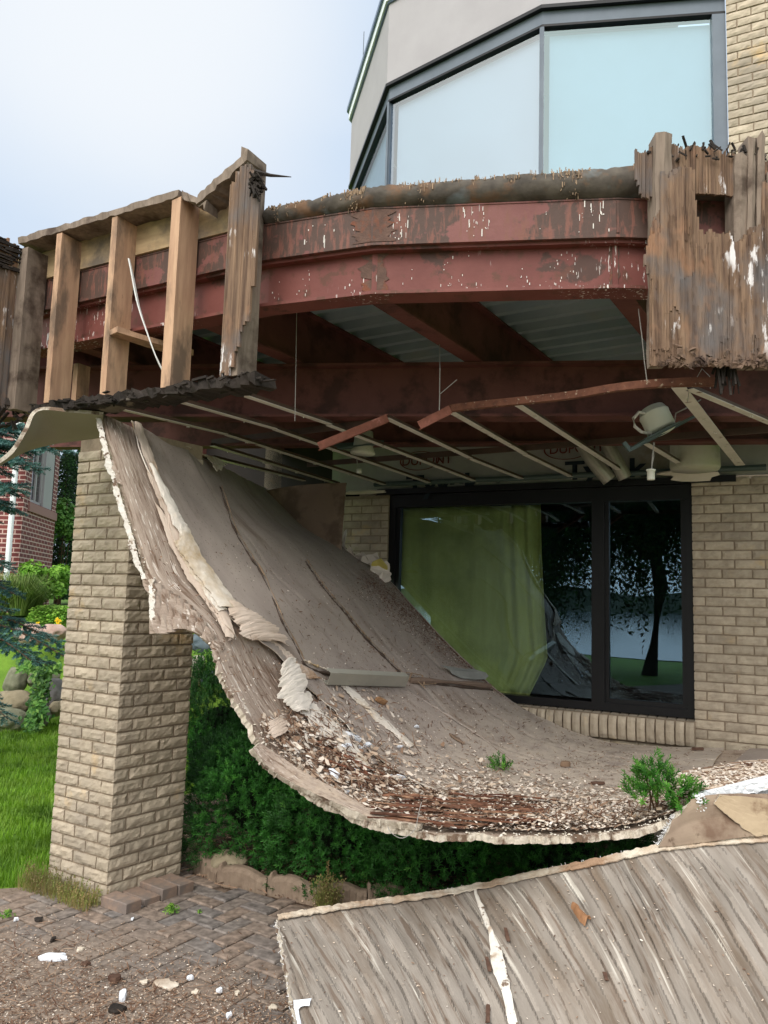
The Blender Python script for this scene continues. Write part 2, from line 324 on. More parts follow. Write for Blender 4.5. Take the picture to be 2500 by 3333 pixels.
PR=[(-5,1.2),(4,1.2),(4,3.9),(2.2,4.0),(.6,4.33)]+[(q.x,q.y) for q in (PZ(1200,2958,0),PZ(1020,2951,0),PZ(863,2916,0),PZ(699,2883,0),PZ(601,2828,0))]+[(ARR.x+.02,ARR.y-.02),(-1.95,4.6),(-2.8,4.45),(-5,4.3)]
mb=MB(); a=.1
for i in range(-60,60):
    for j in range(-60,60):
        k=(i-j)%4
        if k==0: w,h=2,1
        elif k==3: w,h=1,2
        else: continue
        o=ARR+E1*(i*a)+E2*(j*a); c=o+E1*(w*a/2)+E2*(h*a/2)
        if not inpoly((c.x,c.y),PR) or c.y<2.2: continue
        g=.004; zt=U(-.002,.003)+.006*NZ.noise(c*2.)
        e=.006
        base=[o+E1*(x)+E2*(y) for x,y in ((g,g),(w*a-g,g),(w*a-g,h*a-g),(g,h*a-g))]
        top=[o+E1*(x)+E2*(y) for x,y in ((g+e,g+e),(w*a-g-e,g+e),(w*a-g-e,h*a-g-e),(g+e,h*a-g-e))]
        tl=U(-.003,.003)
        T=[mb.vert((p.x,p.y,zt+(tl if q<2 else 0))) for q,p in enumerate(top)]; Mi=[mb.vert((p.x,p.y,zt-.005)) for p in base]; B=[mb.vert((p.x,p.y,-.04)) for p in base]
        vv=rnd()
        # E1 x E2 points down, so wind the other way
        mb.face(T[::-1],0,vv)
        for q in range(4):
            r=(q+1)%4; mb.face((T[q],T[r],Mi[r],Mi[q]),0,vv); mb.face((Mi[q],Mi[r],B[r],B[q]),0,vv)
mb.build('patio',PAV,kind='structure')
# ---- rough brick facing ----
def brick_run(mb,O,u,n,Ls,z0,rows,starts,pitch=.0677,BL=.2,mor=.011,proud=.006,rough=.007,hole=None,dens=1,ends=(True,True),vfun=None,extL=0,extR=0):
    """bricks on a face: O base point, u along, n outward, Ls(z)->length"""
    u=V(u).normalized(); n=V(n).normalized()
    for r in range(rows):
        z=z0+r*pitch; x=-starts[r%len(starts)]; Lz=Ls if not callable(Ls) else Ls(z)
        while x<Lz-.004:
            a=max(x,0); b=min(x+BL,Lz)-(mor if x+BL<Lz-.002 else 0)
            x+=BL
            if b-a<.02: continue
            if hole and hole(a,b,z): continue
            if a<=.001: a-=extL
            if b>=Lz-.003: b+=extR
            nx=max(2,int((b-a)/.026*dens)); nz=max(2,int(3*dens))
            h=pitch-mor; tl=U(-.002,.002); vb=rnd(); sd=V((U(0,90),U(0,90),U(0,90)))
            I=[]
            for i in range(nx+1):
                row=[]
                for j in range(nz+1):
                    s=a+(b-a)*i/nx; t=z+h*j/nz
                    edge=min(i,nx-i,j,nz-j)
                    d=proud
                    if edge>0: d+=rough*(.55+.9*NZ.noise(V((s*22,t*30,0))+sd)+.35*NZ.noise(V((s*60,t*60,3))+sd))
                    else: d+=rough*.5*NZ.noise(V((s*40,t*40,7))+sd); t+=.0022*NZ.noise(V((s*50,t*50,2))+sd); 
                    if i in(0,nx): s+=.0025*NZ.noise(V((t*50,s,9))+sd)
                    row.append(mb.vert(O+u*s+Z*(t-O.z)+n*(d+tl)))
                I.append(row)
            back=lambda s,t: mb.vert(O+u*s+Z*(t-O.z)-n*.01)
            nrm=u.cross(Z).dot(n)>0
            for i in range(nx):
                for j in range(nz):
                    q=(I[i][j],I[i+1][j],I[i+1][j+1],I[i][j+1]); mb.face(q if nrm else q[::-1],0,vb)
            c=[back(a,z),back(b,z),back(b,z+h),back(a,z+h)]
            bot=[I[i][0] for i in range(nx+1)]; top=[I[i][nz] for i in range(nx+1)]; lf=[I[0][j] for j in range(nz+1)]; rt=[I[nx][j] for j in range(nz+1)]
            mb.face([c[0],c[1]]+bot[::-1],0,vb); mb.face([c[3]]+top+[c[2]],0,vb); mb.face([c[0]]+lf+[c[3]],0,vb); mb.face([c[1],c[2]]+rt[::-1],0,vb)
# ================= brick pillar =================
EL=AZ(-58); ER=AZ(36); nL=V((-EL.y,EL.x,0)); 
if nL.y>0: nL=-nL
nR=V((ER.y,-ER.x,0)); LL=.5; LR=.5
mb=MB()
O=V((ARR.x,ARR.y,-.04))
zt=2.60; rows=int((zt+.04)/.0677)
brick_run(mb,O,EL,nL,LL,-.04,rows,[0,.1],ends=(1,1),dens=1.5,rough=.009,extL=.006)
brick_run(mb,O,ER,nR,LR,-.04,rows,[.1,0],dens=1.5,rough=.009,extL=.006)
F2=O+EL*LL+ER*LR
brick_run(mb,O+ER*LR,EL,ER,LL,-.04,rows,[.1,0]); brick_run(mb,O+EL*LL,ER,EL,LR,-.04,rows,[0,.1])
mb.mat=1; i=.001
mb.par(O+EL*i+ER*i,EL*(LL-2*i),ER*(LR-2*i),Z*(zt+.05))
mb.build('brick_pillar',[M['brick'],M['mortar']],label='tan rock faced brick pillar standing on the patio under the broken balcony',cat='pillar')
# ================= house =================
W0=PY(2253,1572,5.8); WD=AZ(-63); WN=V((-math.cos(math.radians(63))*1,-math.sin(math.radians(63)),0)); WN=V((-WD.y,WD.x,0)); WN=WN if WN.y<0 else -WN
def WP(x,y,off=0): return PP(x,y,W0,-63,-off)   # off>0 towards the camera
house=empty('house',(W0.x,W0.y,0),'large tan brick house with a faceted glass bay above its curtained patio window','house')
jx=V((W0.x,W0.y,0)); XR=-WD   # XR to the right along the wall
ZH=2.63; ZS=.885
wall_len=2.3
mb=MB()
brick_run(mb,jx+Z*-.05,XR,WN,wall_len,-.05,int((ZH+.08)/.0677),[.115,0],dens=1.4,extL=.004,rough=.006)
mb.mat=1; mb.par(jx-WN*.001-Z*.05,XR*(wall_len),-WN*.3,Z*(ZH+.05))
mb.build('brick_wall',[M['brick'],M['mortar']],house)
# upper wall right of the bay
uo=V((2.556,5.665,0)); 
mb=MB(); brick_run(mb,uo+Z*3.6,XR,WN,2.0,3.6,60,[.12,.02],dens=1,rough=.007)
mb.mat=1; mb.par(uo-WN*.001+Z*3.6,XR*2.,-WN*.3,Z*4.1)
mb.build('brick_wall',[M['brick'],M['mortar']],house)
# window geometry along the wall: s = distance to the left of the jamb
WL=(WP(1265,1600)-WP(2253,1572)).length
def wp(s,z,off=0): return V((W0.x,W0.y,0))+WD*s+Z*z+WN*off
# rowlock sill
mb=MB(); s=.0
random.seed(3)
while s<WL:
    vb=rnd(); a0=wp(s+.004,.705,.05); 
    mb.val=vb
    # rounded soldier: box with bulged front
    n=4; pr=[(0,0),(.03,.012),(.09,.02),(.14,.014),(.165,-.004)]
    A=[mb.vert(wp(s+.004,.705+h,.055+o+U(-.003,.003))) for h,o in pr]; B=[mb.vert(wp(s+.060,.705+h,.055+o+U(-.003,.003))) for h,o in pr]
    C=[mb.vert(wp(s+.032,.705+h,.062+o+U(-.003,.003))) for h,o in pr]
    a1,b1=mb.vert(wp(s+.004,.885,-.08)),mb.vert(wp(s+.060,.885,-.08)); a2,b2=mb.vert(wp(s+.004,.705,-.08)),mb.vert(wp(s+.060,.705,-.08))
    for k in range(4): mb.face((A[k],A[k+1],C[k+1],C[k])); mb.face((C[k],C[k+1],B[k+1],B[k]))
    mb.face((A[4],a1,b1,B[4],C[4])); mb.face((A[0],C[0],B[0],b2,a2)); mb.face(A+[a1,a2]); mb.face([b2,b1]+B[::-1])
    s+=.0677
mb.mat=1; mb.par(wp(0,.71,.045),WD*WL,-WN*.12,Z*.165)
mb.build('window_sill',[M['brick'],M['mortar']],house)
mb=MB(); brick_run(mb,wp(WL+.001,-.05,.0),XR,WN,WL,-.05,11,[.06,.16],dens=1)
mb.mat=1; mb.par(wp(0.001,-.05,-.001),WD*WL,-WN*.2,Z*.75)
mb.build('brick_wall',[M['brick'],M['mortar']],house)
# brick pier left of the window + end wall
mb=MB()
po=wp(WL+.46,0,0)
brick_run(mb,po+Z*-.05,XR,WN,.46,-.05,int((ZH+.03)/.0677),[.1,0],dens=1.2)
mb.mat=1; mb.par(po-WN*.001-Z*.05,XR*.459,-WN*.3,Z*(ZH+.03))
mb.build('brick_pier',[M['brick'],M['mortar']],house)
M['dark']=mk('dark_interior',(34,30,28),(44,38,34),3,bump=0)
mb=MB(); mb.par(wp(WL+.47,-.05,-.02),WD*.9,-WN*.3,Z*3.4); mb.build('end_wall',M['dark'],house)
mb=MB(); mb.par(wp(WL+1.36,2.15,-.02),WD*1.5,-WN*.1,Z*1.28); mb.build('dark_backing',M['dark'],house)  # dark slab added to close a bright gap, standing in for the shaded recess
# side and back walls so the house is a solid block
mb=MB(); mb.par(wp(WL+1.37,-.05,-.02),-WN*5,XR*.2,Z*3.5); mb.par(wp(WL+1.37,-.05,-5.2),XR*6.5,-WN*.2,Z*7.6); mb.par(jx+XR*2.3-Z*.05,-WN*5,-XR*.2,Z*7.6)
mb.build('side_wall',M['brick'],house)
# house wrap above the window with printed words
M['wrap']=mk('house_wrap',(150,148,142),(168,166,160),2.5,c3=(124,116,98),s3=2,t3=(.55,.7),bump=.5,bs=7,bd=.02,rough=.7)
mb=MB()
def wrapf(u,v): 
    p=wp(-2.3+u*(WL+2.9),2.66+v*.8,-.012); return p+WN*.008*NZ.noise(p*3)
mb.sheet(wrapf,50,14,.004,0,0,0,flip=True); mb.build('house_wrap',M['wrap'],house,smooth=True)
M['ink']=mk('dark_print',(34,44,52),(40,50,58),3,bump=0); M['inkred']=mk('red_print',(104,52,48),(112,58,52),3,bump=0)
def text(s,px,py,capN,mat,name,parent,bold=0,xs=1.,shear=0,off=.004):
    cu=bpy.data.curves.new('t','FONT'); cu.body=s; cu.size=1; cu.offset=bold; cu.extrude=.0; cu.shear=shear
    ob=bpy.data.objects.new('t',cu); S.collection.objects.link(ob); bpy.context.view_layer.update()
    dg=bpy.context.evaluated_depsgraph_get(); me=bpy.data.meshes.new_from_object(ob.evaluated_get(dg)); bpy.data.objects.remove(ob)
    p0=WP(px,py,off); p1=WP(px,py-capN,off); k=(p1.z-p0.z)/.72
    o0=ORG[parent.name]
    for v in me.vertices:
        q=p0+XR*(v.co.x*k*xs)+Z*(v.co.y*k); v.co=q-o0
    me.name=name; me.materials.clear(); me.materials.append(mat)
    o=bpy.data.objects.new(name,me); S.collection.objects.link(o); o.parent=parent; ORG[o.name]=o0
def oval(px,py,rx,rz,parent):
    mb=MB(); c=WP(px,py,.004); n=36
    for k in range(n):
        t0=2*math.pi*k/n; t1=2*math.pi*(k+1)/n
        mb.poly([c+XR*math.cos(t)*rx*q+Z*math.sin(t)*rz*q for t,q in ((t0,1),(t1,1),(t1,.93),(t0,.93))])
    mb.build('logo_oval',M['inkred'],parent)
for px,py in ((1322,1606),(1840,1560)):
    text('Tyvek',px,py,58,M['ink'],'printed_word',house,bold=.03,xs=1.25)
text('®',1612,1572,18,M['ink'],'printed_word',house); text('®',2178,1534,18,M['ink'],'printed_word',house)
for px,py in ((1365,1500),(1845,1462)):
    oval(px,py,.19,.085,house)
    text('DUPONT',px-58,py+16,30,M['inkred'],'printed_word',house,bold=.01,xs=1.0)
# patio window
win=MB(); 
def wbar(mb,s0,s1,z0,z1,o0,o1): mb.par(wp(s0,z0,o0),WD*(s1-s0),WN*(o1-o0),Z*(z1-z0))
SM=(WP(1948,1900)-WP(2262,1900)).length   # mullion position
wf=win
wbar(wf,0,.055,.89,ZH-.02,-.12,-.03); wbar(wf,WL-.06,WL,.89,ZH-.02,-.12,-.03)
wbar(wf,.055,WL-.06,.89,.95,-.12,-.03); wbar(wf,.055,WL-.06,ZH-.13,ZH-.02,-.12,-.03)
wbar(wf,SM-.05,SM+.05,.95,ZH-.13,-.118,-.028)
wbar(wf,.055,.09,.95,ZH-.13,-.1,-.05); wbar(wf,SM-.08,SM-.05,.95,ZH-.13,-.1,-.05); wbar(wf,SM-.05,.09,.95,.985,-.1,-.05) 
wbar(wf,WL-.1,WL-.06,.95,ZH-.13,-.1,-.05)
frame=wf.build('window',M['darkframe'],house)
M['gl_low']=glass('dark_window_glass',(.66,.72,.68),.13,(.50,.78,1.0),0,.16)
def pane(mb,s0,s1,z0,z1,o):
    mb.poly([wp(s0,z0,o),wp(s0,z1,o),wp(s1,z1,o),wp(s1,z0,o)])
for s0,s1 in ((.085,SM-.075),(SM+.05,WL-.1)):
    mb=MB(); pane(mb,s0,s1,.97,ZH-.13,-.075); o=mb.build('pane',M['gl_low'],house); o.parent=frame; ORG[o.name]=ORG[house.name]
# head ledge and pipe above the window
mb=MB(); wbar(mb,-.3,WL+.1,ZH-.018,ZH+.03,-.1,.03); mb.build('window_head',M['darkframe'],house)
M['pvc']=mk('grey_pipe',(70,84,82),(86,98,94),5,bump=.1,rough=.5)
mb=MB(); mb.tube([wp(-.5+k*.45,2.70+.004*(k%2),.05) for k in range(8)],.022,8); mb.build('conduit_pipe',M['pvc'],house)
# room behind the window
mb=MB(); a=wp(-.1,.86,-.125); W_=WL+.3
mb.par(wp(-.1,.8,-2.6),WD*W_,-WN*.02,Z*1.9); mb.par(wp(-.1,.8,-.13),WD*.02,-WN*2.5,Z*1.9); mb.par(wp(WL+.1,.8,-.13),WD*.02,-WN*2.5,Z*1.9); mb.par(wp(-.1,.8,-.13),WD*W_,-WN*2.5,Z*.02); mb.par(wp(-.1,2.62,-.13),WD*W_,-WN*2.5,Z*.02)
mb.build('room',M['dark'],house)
# green curtain: hangs inside, a thing of its own
M['curtain']=mk('green_curtain',(172,180,112),(188,196,128),2,(6,6,1),c3=(144,152,94),s3=2,t3=(.45,.7),bump=.2,rough=.9)
SC0=(WP(1740,1700)-WP(2262,1700)).length
mb=MB()
def curf(u,v):
    zt=ZH-.12; zb=.93; z=zt+(zb-zt)*v
    right=SC0-.02-.035*v*6*.5*math.sin(min(v,1)*1.2)      # right hem drifts outwards
    if v>.80: right+= (v-.80)*.9
    s_=right+(WL-.06-right)*(1-u)
    e=sm(.65,1,u)
    off=-.19+.030*math.sin(u*19+1.5*v+2.4*math.sin(u*6))*(.3+.7*v)+.03*e*math.sin(u*70)+.012*math.sin(u*9+v*4)
    return wp(s_,z,off)
mb.sheet(curf,90,24,.003,0,0,0,flip=False)
mb.build('curtain',M['curtain'],label='olive green cloth curtain hanging inside the left half of the patio window',cat='curtain',smooth=True)
# ---- bay above ----
bay=MB()
BA0=V((2.556,5.665,0)); BA1=PP(1763,78,BA0,-81.7); BB1=PP(1258,321,BA1,-50.3); BC1=PP(1138,585,BB1,-13)
HZ=6.35; PB=6.50; PT=7.43
P=[V((p.x,p.y,0)) for p in (BA0,BA1,BB1,BC1)]
P.append(P[3]+AZ(25)*2.5)
def offp(k,o):
    """corner k moved outwards by o"""
    ns=[]
    for a,b in ((k-1,k),(k,k+1)):
        if a<0 or b>=len(P): continue
        d=(P[b]-P[a]).normalized(); n=V((-d.y,d.x,0)); 
        if n.dot(V((-.5,-.9,0)))<0 and not (a>=2): n=-n
        if a==2 and n.x>0: n=-n
        if a==3 and n.x>0: n=-n
        ns.append(n)
    if len(ns)==1: return P[k]+ns[0]*o
    s_=(ns[0]+ns[1]); s_.normalize(); return P[k]+s_*(o/max(.3,s_.dot(ns[0])))
def ringwall(mb,z0,z1,o,th=.04,k0=0,k1=4):
    for k in range(k0,k1):
        a,b=offp(k,o),offp(k+1,o); c,d=offp(k+1,o-th),offp(k,o-th)
        i=[mb.vert(q+Z*z) for z in (z0,z1) for q in (a,b,c,d)]
        for f in ((0,1,2,3),(4,7,6,5),(0,4,5,1),(1,5,6,2),(2,6,7,3),(3,7,4,0)): mb.face([i[j] for j in f][::-1])
mb=MB(); ringwall(mb,PB,PT-.10,.0,.05); 
mb.build('fascia_panel',M['pale_panel'],house)
mb=MB(); ringwall(mb,PT-.10,PT,.035,.08); mb.build('roof_trim',M['whitepaint'],house)
mb=MB(); ringwall(mb,PT,PT+.05,.06,.2); ringwall(mb,PT-.115,PT-.1,.02,.07); mb.build('roof_cap',M['flash'],house)
mb=MB(); ringwall(mb,HZ,PB,-.03,.08); mb.build('window_head',M['greyframe'],house)
mb=MB(); ringwall(mb,PB-.03,PB+.0,.012,.08); ringwall(mb,HZ-.02,HZ,-.02,.1); mb.build('dark_trim',M['darkframe'],house)
M['gl_a']=glass('cyan_glass',(.72,.86,.97),.18,(.82,1,1)); M['gl_b']=glass('pale_glass',(.82,.90,1.0),.18,(.95,1,1))
M['blind']=mk('pale_blind',(142,152,156),(150,161,165),2,(.5,.5,.5),bump=0,rough=.9)
mb=MB(); ringwall(mb,3.60,3.66,.0,.08); bw=mb.build('bay_window',M['greyframe'],house)
for k in range(4):
    a,b=P[k],P[k+1]; d=(b-a).normalized()
    n=(offp(k,0)-offp(k,.1)).normalized()
    for q,s_ in ((a,1),(b,-1)):
        wd=.10 if (k==0 and s_==1) else .022
        mull=MB(); mull.par(q+n*.02+Z*3.661,d*s_*wd,n*.08,Z*(HZ-3.661-.021)); o=mull.build('mullion',M['greyframe'],house); o.parent=bw; ORG[o.name]=ORG[house.name]
for k in range(4):
    a,b=P[k],P[k+1]; d=(b-a).normalized(); n=V((d.y,-d.x,0)); n=n if n.y>0 or k>=2 else -n
    if k>=2 and n.x<0: n=-n
    mb=MB(); mb.poly([a+d*.02+n*.05+Z*3.6,b-d*.02+n*.05+Z*3.6,b-d*.02+n*.05+Z*(HZ-.01),a+d*.02+n*.05+Z*(HZ-.01)]); o=mb.build('pane',M['gl_a'] if k==0 else M['gl_b'],house); o.parent=bw; ORG[o.name]=ORG[house.name]
    mb=MB(); mb.poly([a+d*.07+n*.10+Z*3.6,b-d*.07+n*.10+Z*3.6,b-d*.07+n*.10+Z*(HZ-.05),a+d*.07+n*.10+Z*(HZ-.05)]); o=mb.build('blind',M['blind'],house); o.parent=bw; ORG[o.name]=ORG[house.name]
mb=MB(); c=[p+Z*(PT-.05) for p in P]+[P[4]+V((3,2,PT-.05))]; mb.poly(c[::-1]); mb.build('roof_slab',M['pale_panel'],house); mb=MB(); c2=[p+Z*3.62+V((.15,.3,0)) for p in P]+[P[4]+V((3,2,3.62))]; mb.poly(c2[::-1])
mb.build('floor_slab',M['pale_panel'],house)
mb=MB(); mb.par(P[1]+V((.3,2.2,3.6)),V((1.5,-.4,0)),V((.1,.1,0)),Z*3.6); mb.par(P[2]+V((.9,1.4,3.6)),V((-1.,1.6,0)),V((.1,.05,0)),Z*3.6); mb.build('room',M['whitepaint'],house)
mb=MB(); r=PP(1181,215,BB1,-13,.3); mb.tube([V((r.x,r.y,PT-.3)),V((r.x,r.y,r.z+.5))],.006,6); mb.build('roof_rod',M['greyframe'],house)
# ================= balcony =================
S1=PZ(603,1250,2.68); FA=-61; FD=AZ(FA); FB=V((-FD.y,FD.x,0)); FB=FB if FB.y>0 else -FB
def FPt(x,y,off=0): return PP(x,y,S1,FA,off)
Q=[V((-2.35,4.62,0)),V((-.621,3.659,0)),PZ(1206,955,3.07),PZ(2012,935,3.07),PZ(2012,935,3.07)+V((1.2,.02,0))]
for q in Q: q.z=0
balc=empty('balcony',(0.1,3.4,2.68),'collapsed balcony of red steel beams and rotten wood railing framing attached to the brick house','balcony')
R1=PZ(2120,1185,2.68); R2=PZ(2490,1195,2.68); RA=math.degrees(math.atan2((R2-R1).x,(R2-R1).y))
def outn(k):
    d=(Q[k+1]-Q[k]).normalized(); n=V((d.y,-d.x,0)); return n if n.y<0 else -n
def oc(k,o):
    if k==0: return Q[0]+outn(0)*o
    if k==len(Q)-1: return Q[k]+outn(k-1)*o
    a,b=outn(k-1),outn(k); s_=(a+b).normalized(); return Q[k]+s_*(o/s_.dot(a))
def poly_wall(mb,z0,z1,o0,o1,segs=None):
    for k in (segs or range(len(Q)-1)):
        a,b,c,d=oc(k,o1),oc(k+1,o1),oc(k+1,o0),oc(k,o0)
        i=[mb.vert(q+Z*z) for z in (z0,z1) for q in (a,b,c,d)]
        for f in ((0,1,2,3),(4,7,6,5),(0,4,5,1),(1,5,6,2),(2,6,7,3),(3,7,4,0)): mb.face([i[j] for j in f])
mb=MB(); poly_wall(mb,3.312,3.475,-.012,0); poly_wall(mb,3.300,3.312,-.09,.004); poly_wall(mb,3.475,3.482,-.09,.004)
for k in (2,3):
    q=Q[k]; d=(oc(k,.003)); mb.par(d+V((-.006,-.001,3.32)),V((.012,0,0)),V((0,.01,0)),Z*.15)
mb.build('rim_channel',M['steel_up'],balc)
mb=MB(); poly_wall(mb,3.085,3.30,-.075,-.06); poly_wall(mb,3.070,3.085,-.13,-.004); poly_wall(mb,3.285,3.30,-.13,-.02)
for k in (2,3):
    d=(Q[k]-CP).normalized(); q=oc(k,-.058); mb.par(q+V((-.012,-.004,3.085)),V((.024,0,0)),V((0,.02,0)),Z*.2)
mb.build('edge_beam',M['steel'],balc)
# rusty weld bands and flecks of old paint on the edge beam
M['weld']=mk('rusty_weld_band',(86,66,58),(104,80,70),22,c3=(120,74,56),s3=9,t3=(.52,.62),bump=.8,bs=60,bd=.004)
random.seed(15)
for k,wd,z0,z1,oo in ((2,.10,3.086,3.299,-.0565),(3,.035,3.086,3.299,-.0565),(2,.16,3.316,3.472,.0035)):
    mb=MB(); q=oc(k,oo); n1,n2=outn(k-1),outn(k); 
    for sgn,dd in ((-1,(Q[k-1]-Q[k]).normalized()),(1,(Q[k+1]-Q[k]).normalized())):
        m_=14; A=[];B=[]
        for i in range(m_+1):
            z=z0+(z1-z0)*i/m_; w_=wd*(.55+.5*NZ.noise(V((i*.5,k,sgn)))+.15*U(-1,1)); A.append(mb.vert(V((q.x,q.y,z)))); B.append(mb.vert(V((q.x,q.y,z))+dd*w_))
        for i in range(m_): mb.face((A[i],B[i],B[i+1],A[i+1]))
    mb.build('weld_band',M['weld'],balc)
mb=MB(); M['fleck']=mk('white_paint_fleck',(214,208,200),(228,222,214),9,bump=0)
for k in range(480):
    seg=random.choice((1,2,2,2,3)); f=rnd(); z=3.087+.2*rnd()**3.2; cl=NZ.noise(V((seg*3+f*7,0,2)))
    if cl<-.05+U(-.2,.2)+(z-3.087)*2: continue
    a_=oc(seg,-.0585); b_=oc(seg+1,-.0585); p=a_.lerp(b_,f); d=(b_-a_).normalized(); mb.par(V((p.x,p.y,z)),d*U(.001,.004),outn(seg)*.0015,Z*U(.002,.014))
for k in range(330):
    seg=random.choice((1,2,2)); f=rnd(); cl=NZ.noise(V((seg*5+f*6,4,2)))+.6*NZ.noise(V((seg*5+f*19,4,7))); z=3.318+.13*rnd()**(1.2 if seg==1 else .8)
    if cl<.12: continue
    a_=oc(seg,.0012); b_=oc(seg+1,.0012); p=a_.lerp(b_,f); d=(b_-a_).normalized(); mb.par(V((p.x,p.y,z)),d*U(.001,.005),outn(seg)*.0015,Z*(.003+.045*rnd()**2.5))
mb.build('paint_fleck',M['fleck'],balc)['kind']='stuff'
# bulging dark rim above the channel
mb=MB()
prof=[(0,3.49),(.028,3.505),(.045,3.53),(.05,3.56),(.042,3.59),(.022,3.62),(-.02,3.635),(-.12,3.64)]
pl=[oc(1,0)]+[oc(2,0)]+[oc(3,0)]+[oc(4,0)]
def rimpt(u):
    n=3; x=u*n; i=min(int(x),n-1); return pl[i].lerp(pl[i+1],x-i)
nU=180; rows=[]
for i in range(nU+1):
    u=i/nU; p=rimpt(u); a=rimpt(max(0,u-.08)); b=rimpt(min(1,u+.08)); d=(b-a).normalized(); n=V((d.y,-d.x,0)); n=n if n.y<0 else -n
    hs=lerpP([V((.085,.5,0)),V((.105,.75,0)),V((.15,1,0)),V((.155,1,0))],u); r=[]
    for j,(o,z) in enumerate(prof):
        z=3.484+(z-3.49)/.15*hs.x; o=o*hs.y if o>0 else o
        e=.012*NZ.noise(V((u*60,j*.9,0)))+.005*NZ.noise(V((u*240,j*2,4)))
        zz=z+(.010*NZ.noise(V((u*130,3,j)))+.008*NZ.noise(V((u*30,8,1))) if j>=5 else 0)
        r.append(mb.vert(p+n*(o+e)+Z*zz,(u*3,j*.05,0)))
    rows.append(r)
for i in range(nU):
    for j in range(len(prof)-1): mb.face((rows[i][j],rows[i+1][j],rows[i+1][j+1],rows[i][j+1]))
mb.build('deck_rim',M['rimdark'],balc,smooth=True)
# pale splinters stuck along the upper rim
mb=MB(); random.seed(11)
def rimn(u):
    a=rimpt(max(0,u-.01)); b=rimpt(min(1,u+.01)); d=(b-a).normalized(); n=V((d.y,-d.x,0)); return (n if n.y<0 else -n),d
for k in range(1700):
    u=U(0.01,.73); c=NZ.noise(V((u*16,0,5)))+.5*NZ.noise(V((u*60,2,5)))
    hs=lerpP([V((.085,.5,0)),V((.105,.75,0)),V((.15,1,0)),V((.155,1,0))],u); q_=rnd(); zc=3.484+q_*hs.x*.9; lim=.28 if q_<.6 else (.08 if q_<.85 else -.10)
    if c<lim+U(-.08,.08): continue
    n,d=rimn(u); h=(U(.006,.055)*rnd()**.6+.004)*(hs.x/.15); h=min(h,(3.484+hs.x*.98-zc)*2+.004); z0=zc-h/2
    bulge=.05*hs.y*math.sin(max(0,min(1,q_*.9))*math.pi)**.6
    mb.val=rnd(); mb.par(rimpt(u)+n*(bulge+U(-.002,.004))+Z*z0+d*U(-.003,.003),d*U(.0015,.005),n*-.006,Z*h+n*U(-.01,.002)+d*U(-.004,.004))
mb.build('splinter',M['palewood'],balc)['kind']='stuff'
# deck slab and corrugated decking seen from below
mb=MB()
dk=[oc(k,-.14) for k in range(5)]+[wp(-2.4,0,.0),wp(WL+1.4,0,0)]
mb.face([mb.vert(p+Z*3.47) for p in dk]); mb.face([mb.vert(p+Z*3.60) for p in dk])
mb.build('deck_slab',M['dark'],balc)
JD=(PZ(1570,1195,3.07)-PZ(1206,965,3.07)); JD.z=0; JD.normalize(); JS=V((JD.y,-JD.x,0))
mb=MB(); o=V((-2.6,3.2,0))
def inside(p): return inpoly((p.x,p.y),[(q.x,q.y) for q in dk])
rr=[]
step=.0
prof=[(0,3.452),(.10,3.452),(.115,3.405),(.165,3.405),(.18,3.452)]
cell=.18; 
for a in range(0,36):
    for b in range(0,60):
        p=V((.0,3.0,0))+JD*(a*cell-.8)+JS*(b*.12-4)
        if not inside(p+JD*.09+JS*.06): continue
        for k in range(4):
            (x0,z0),(x1,z1)=prof[k],prof[k+1]
            mb.poly([p+JD*x0+Z*z0,p+JD*x0+JS*.12+Z*z0,p+JD*x1+JS*.12+Z*z1,p+JD*x1+Z*z1])
mb.build('metal_decking',M['decking'],balc)
def ibeam(mb,p,q,z0,z1,fw=.1,tw=.01,tf=.012):
    p=V((p.x,p.y,0)); q=V((q.x,q.y,0)); d=(q-p); s_=d.normalized().cross(Z)
    mb.par(p-s_*fw/2+Z*z0,d,s_*fw,Z*tf); mb.par(p-s_*fw/2+Z*(z1-tf),d,s_*fw,Z*tf); mb.par(p-s_*tw/2+Z*(z0+tf),d,s_*tw,Z*(z1-z0-2*tf))
def onpoly(p,o=-.08):
    # start of a joist: walk from p towards the camera to the edge beam
    for i in range(200):
        q=p-JD*(i*.02)
        if not inpoly((q.x,q.y),[(w_.x,w_.y) for w_ in [oc(k,o) for k in range(5)]+[V((5,9,0)),V((-6,9,0))]]): return q
    return p
for px,py in ((1017,1208),(1570,1195),(2115,1086)):
    b=PZ(px,py,3.07); mb=MB(); ibeam(mb,onpoly(b+JD*.3),b+JD*2.4,3.072,3.404); mb.build('joist',M['steel_in'],balc)
for k in (1,2,3):
    b=PZ(1017,1208,3.07)-JS*(.95*k); b=b; mb=MB(); ibeam(mb,onpoly(b+JD*1.),b+JD*2.4,3.072,3.404); mb.build('joist',M['steel_in'],balc)
b=PZ(2115,1086,3.07)+JS*1.0; mb=MB(); ibeam(mb,onpoly(b+JD*.3),b+JD*2,3.072,3.404); mb.build('joist',M['steel_in'],balc)
ga=PZ(860,1195,3.07); gb=PZ(2400,1180,3.07); gd=(gb-ga).normalized()
mb=MB(); ibeam(mb,ga-gd*1.9,gb+gd*1.2,2.745,3.068,.15,.012,.016); mb.build('girder',M['steel_in'],balc)
mb=MB(); ibeam(mb,ga-gd*1.9+V((0,1.25,0)),gb+gd*1.2+V((0,.9,0)),2.80,3.068,.12,.012,.016); mb.build('girder',M['steel_in'],balc)
